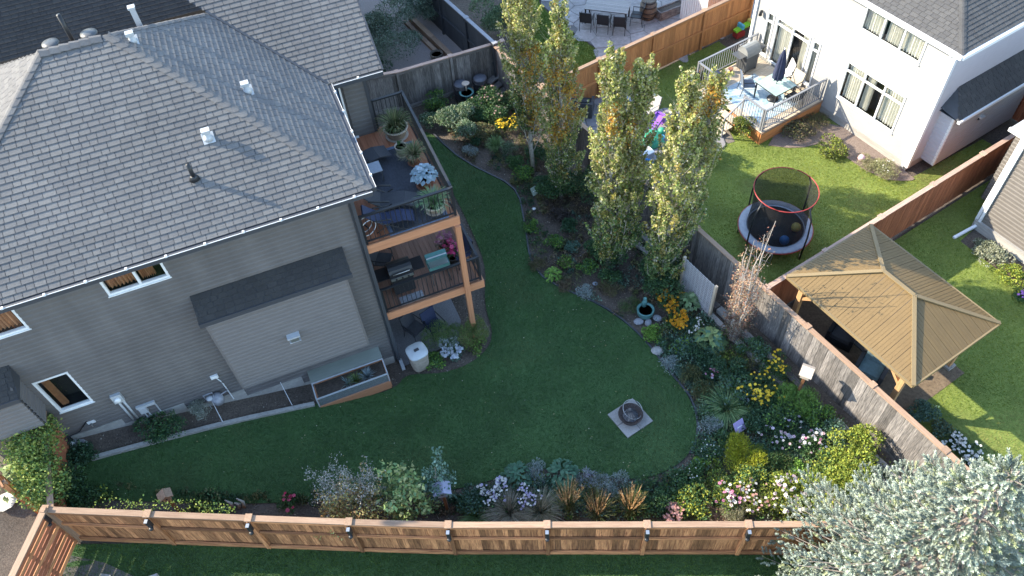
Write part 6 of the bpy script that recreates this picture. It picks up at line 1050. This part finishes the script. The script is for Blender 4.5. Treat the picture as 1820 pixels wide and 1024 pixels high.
# neighbours
B('bush', 'big grey green bush beyond the back fence at the top', (695, 62), 1.35, 1.9, [(.1, .14, .1), (.16, .2, .15), (.08, .11, .07)], 220, n=3600); B('bush', 'second grey green bush beside the gravel at the top', (738, 18), .95, 1.8, [(.1, .15, .11), (.15, .2, .15)], 221, n=2200); B('bush', 'dark rounded shrub near the wing roof corner', (668, 122), .5, .5, DGR, 222); B('bush', 'lilac bush behind the charcoal fence at the top', (880, 20), .95, 1.8, [(.07, .12, .06), (.12, .17, .08)], 223, n=3000)
B('bush', 'sunlit shrub at the corner of the pale deck stairs', (1323, 228), .4, .85, YGR+OLV, 224, n=700); B('bush', 'small sunlit bush beside the rightmost poplar and deck stairs', (1250, 268), .42, .9, YGR+OLV, 225, n=700); B('bush', 'olive perennials along the pale deck skirt', (1420, 228), .55, .35, OLV+BRN, 226); B('bush', 'yellow green perennials below the white house window', (1480, 262), .5, .35, YGR+OLV, 227); B('airy', 'dry flowering plants at the white house wall', (1455, 215), .45, .35, BRN+OLV, 228); B('airy', 'straw coloured plants near the white house corner', (1575, 300), .45, .35, [(.3, .3, .18), (.2, .22, .1)], 229, WFL, 20, .03); B('airy', 'pale straw plants around the pink ball', (1545, 290), .4, .25, [(.3, .28, .18), (.2, .2, .1)], 230)
B('bush', 'grey green shrubs along the brown house wall', (1765, 455), .45, .35, [(.2, .22, .15), (.28, .29, .22)], 231); B('bush', 'pale shrub at the brown house corner by the downspout', (1750, 440), .35, .3, [(.25, .27, .2), (.18, .2, .12)], 232); B('bush', 'yellow green shrub by the brown house at the right edge', (1800, 490), .4, .4, YGR, 233); B('stems', 'purple flowers at the right edge of the gazebo lawn', (1815, 525), .2, .4, GRN, 234, [(.45, .2, .6)], 30, .05)
B('stems', 'white flowering bush right of the weathered fence, upper', (1690, 785), .42, .5, DGR, 235, WFL, 50, .055); B('stems', 'white flowering bush right of the weathered fence, lower', (1722, 812), .42, .5, DGR, 236, WFL, 50, .055); B('bush', 'grey shrub behind the gazebo post and fence', (1640, 735), .35, .5, BGR, 237); B('bush', 'second grey shrub between gazebo and white flowers', (1662, 757), .3, .4, BGR+OLV, 238)
B('bush', 'dark climber on the corner of the pale deck, reddish tips', (1240, 140), .3, 1.3, OLV+[(.4, .12, .06)], 239, n=420)
# more of the border's bulk
B('bush', 'full mid green shrub left of the yellow flowered bush', (1310, 690), .4, .7, GRN+BGR, 240); B('bush', 'leafy green mass between daylily and asparagus like bush', (1380, 735), .45, .7, GRN+LIM[:1]+DGR, 241); B('bush', 'yellowing shrub between the two sunlit yellow green shrubs', (1455, 838), .5, .75, YGR+GRN, 242); B('bush', 'sunlit leafy shrub right of the sunlit echinaceas', (1440, 885), .5, .8, YGR, 243); B('bush', 'sunlit green shrub behind the magenta coneflowers', (1330, 850), .42, .6, GRN+YGR[:2], 244); B('bush', 'grey green shrub beside the rusty skirt of the bare tree', (1335, 620), .4, .6, BGR+GRN, 245, n=500); B('bush', 'bright green shrub against the timber sleepers below the birdhouse', (1455, 735), .4, .7, LIM+GRN, 246); B('bush', 'dark perennial left of the golden shrub', (1290, 780), .3, .35, DGR+GRN, 247); B('airy', 'fine leaved green perennial under the fountain stones', (1120, 545), .3, .35, OLV+GRN, 248); B('bush', 'shade loving green clump right of the bend silver mound', (1085, 490), .35, .5, DGR+GRN, 249); B('bush', 'light leafy clump by the third bend of the lawn', (1010, 465), .25, .3, LIM+OLV, 250); B('bush', 'mixed leafy clump beneath the leftmost poplar', (955, 275), .42, .6, GRN+DGR, 251); B('bush', 'broad green shrub in front of the wooden steps', (912, 178), .45, .7, GRN+OLV, 252)
# fallen leaves on the lawn
r = np.random.RandomState(5); p = Plant(); x = r.uniform(-11, 6, 500); y = r.uniform(9, 21, 500); k = inpoly(x, y, LAWN); x, y = x[k], y[k]; z = np.array([T(a, b) for a, b in zip(x, y)])+.05; n = len(x)
d = norm(np.c_[r.normal(0, 1, n), r.normal(0, 1, n), r.normal(0, .2, n)]); s = norm(np.cross(d, np.tile([0, 0, 1.], (n, 1)))); ll = r.uniform(.025, .05, n); p.add(leafquads(np.c_[x, y, z], d, s, ll, ll*.7, .1), pick([(.4, .36, .2), (.3, .25, .12), (.5, .48, .36)], n, r)); o = p.out('fallen_leaves'); o['kind'] = 'stuff'; tag(o, 'tiny pale fallen leaves scattered over the shaded lawn', 'leaves')
def chips():
    rs = np.random.RandomState(12); n = 26000; x = rs.uniform(-12, 12, n); y = rs.uniform(7, 25, n); k = ~inpoly(x, y, LAWN); yard = [xy(v) for v in (HF.w(.2, -.5), HF.w(.2, 11.3), HF.w(8.1, 11.3), WF.w(-9.15, 12.6), WF.w(-9.15, -10.2), Vector((7.4, 7.2, 0)), Vector((-11.5, 8.9, 0)), HF.w(-9.2, -.1))]; k &= inpoly(x, y, yard); x, y = x[k], y[k]; n = len(x); z = np.array([T(a, b) for a, b in zip(x, y)])-.015
    d = norm(np.c_[rs.normal(0, 1, n), rs.normal(0, 1, n), rs.normal(0, .25, n)]); s = norm(np.cross(d, norm(np.c_[rs.normal(0, .3, n), rs.normal(0, .3, n), np.ones(n)]))); ll = rs.uniform(.025, .075, n); q = Plant(); q.add(leafquads(np.c_[x, y, z], d, s, ll, ll*.45, .08), pick([(.16, .13, .1), (.24, .2, .16), (.09, .075, .06), (.3, .27, .23)], n, rs)); o = q.out('bark_mulch'); o['kind'] = 'stuff'; tag(o, 'loose brown bark mulch and litter covering the flower beds', 'mulch')
chips()

def undergrowth(label, px, K, seed, thr, r0, r1, pal, name='undergrowth'):
    'low mixed foliage that fills a border between the larger plants'
    rs = np.random.RandomState(seed); poly = [xy(P(*q)) for q in px]; xs = [p[0] for p in poly]; ys = [p[1] for p in poly]
    x = rs.uniform(min(xs), max(xs), K*9); y = rs.uniform(min(ys), max(ys), K*9); k = inpoly(x, y, poly) & (vnoise(x, y, 1.6, seed) > thr); x, y = x[k][:K], y[k][:K]; K = len(x); m = 30; i = np.repeat(np.arange(K), m); n = K*m; sz = rs.uniform(r0, r1, K); rr = sz[i]; d = norm(rs.normal(0, 1, (n, 3))); d[:, 2] = np.abs(d[:, 2]); p = np.c_[x[i], y[i], np.array([T(a, b) for a, b in zip(x, y)])[i]]+d*rr[:, None]*rs.uniform(.35, 1.05, n)[:, None]*np.array([1, 1, 1.5])
    pal = np.array(pal); hue = (vnoise(x, y, 1.1, seed+3)*len(pal)*.8+rs.uniform(0, .3*len(pal), K)).astype(int) % len(pal); base = pal[hue][i]; asp = rs.choice([.16, .3, .5, .65], K)[i]; q = Plant(); dd = norm(d*.6+rs.normal(0, .55, (n, 3))+np.array([0, 0, .35])); sd = norm(np.cross(dd, rs.normal(0, 1, (n, 3)))); ll = rs.uniform(.035, .1, n); q.add(leafquads(p, dd, sd, ll, ll*asp, .12), np.clip(base*1.4*(1+rs.normal(0, .22, n))[:, None], 0, 1)); o = q.out(name); o['kind'] = 'stuff'; tag(o, label, 'ground cover')
undergrowth('low mixed green undergrowth filling the lower flower border between larger plants', [(1190, 560), (1250, 560), (1300, 610), (1360, 640), (1420, 690), (1480, 745), (1545, 800), (1590, 860), (1480, 925), (1200, 925), (960, 920), (830, 918), (830, 885), (930, 845), (1050, 855), (1170, 858), (1225, 832), (1250, 780), (1238, 710), (1195, 655), (1160, 605)], 2900, 31, .12, .1, .32, GRN+DGR+BGR+OLV+YGR[2:]+GRN+[(.2, .24, .18)])
undergrowth('weeds and low leaves over the mulch of the middle bed', [(760, 200), (800, 160), (890, 160), (930, 200), (960, 300), (1040, 330), (1140, 400), (1240, 520), (1200, 570), (1130, 585), (1050, 530), (990, 505), (945, 460), (935, 380), (915, 330), (840, 290)], 1250, 33, .36, .06, .22, GRN+DGR+OLV+BRN+BGR)
undergrowth('low leaves along the foot of the cedar fence left of the shrubs', [(560, 892), (830, 878), (830, 915), (560, 908), (380, 905), (240, 900), (240, 893), (400, 897)], 230, 35, .3, .06, .18, GRN+OLV+DGR+BRN)
def sapling(label, px, h, R, cols, seed, nb=22, L=.11, per=26, name='young_tree', spray=.2):
    q = PT(*px); r = random.Random(seed); rs = np.random.RandomState(seed); t = thing(name, label, 'tree', q); b = MB(); pts = limbs(b, r, Vector((0, 0, 0)), Vector((r.uniform(-.1, .1), r.uniform(-.1, .1), h)), .028, nb, R*1.6, .55, sub=2); b.build('trunk', M_twig, t)
    e = np.array([tuple(p[1]+(p[2]-p[1])*f) for p in pts for f in (.35, .7, 1.0)]); i = rs.randint(0, len(e), len(e)*per//3); c = e[i]+rs.normal(0, spray*.45, (len(i), 3)); p = Plant(); p.leaves(rs, c, norm(rs.normal(0, 1, c.shape)+np.array([0, 0, .6])), cols, L, .55); p.out('crown', t); return t
PAL = [(.3, .35, .13), (.4, .43, .2), (.18, .27, .1), (.12, .2, .09)]
sapling('sunlit young tree with large pale leaves above the cedar fence', (735, 915), 1.9, .55, PAL, 61, 24, .13, 22)
sapling('slender blue green sapling top rising behind the pale young tree', (785, 890), 2.2, .3, BGR+[(.2, .3, .24)], 62, 12, .1, 22, spray=.15)
sapling('wispy grey stemmed shrub with feathery tops left of the pale young tree', (618, 905), 2.1, .5, [(.28, .28, .27), (.2, .22, .2), (.34, .32, .3)], 63, 26, .05, 22, 'wispy_shrub', .14)
sapling('second wispy grey shrub leaning right behind the rusty roses', (665, 908), 2.2, .45, [(.28, .28, .27), (.2, .22, .2), (.34, .3, .27)], 64, 22, .05, 22, 'wispy_shrub', .13)
sapling('loose rusty leaved rose shrub spilling over the cedar fence', (640, 925), 1.4, .7, [(.34, .26, .1), (.42, .24, .1), (.3, .28, .11), (.2, .22, .08)], 65, 34, .07, 34, 'rose_shrub', .2)
sc.cycles.samples = 64
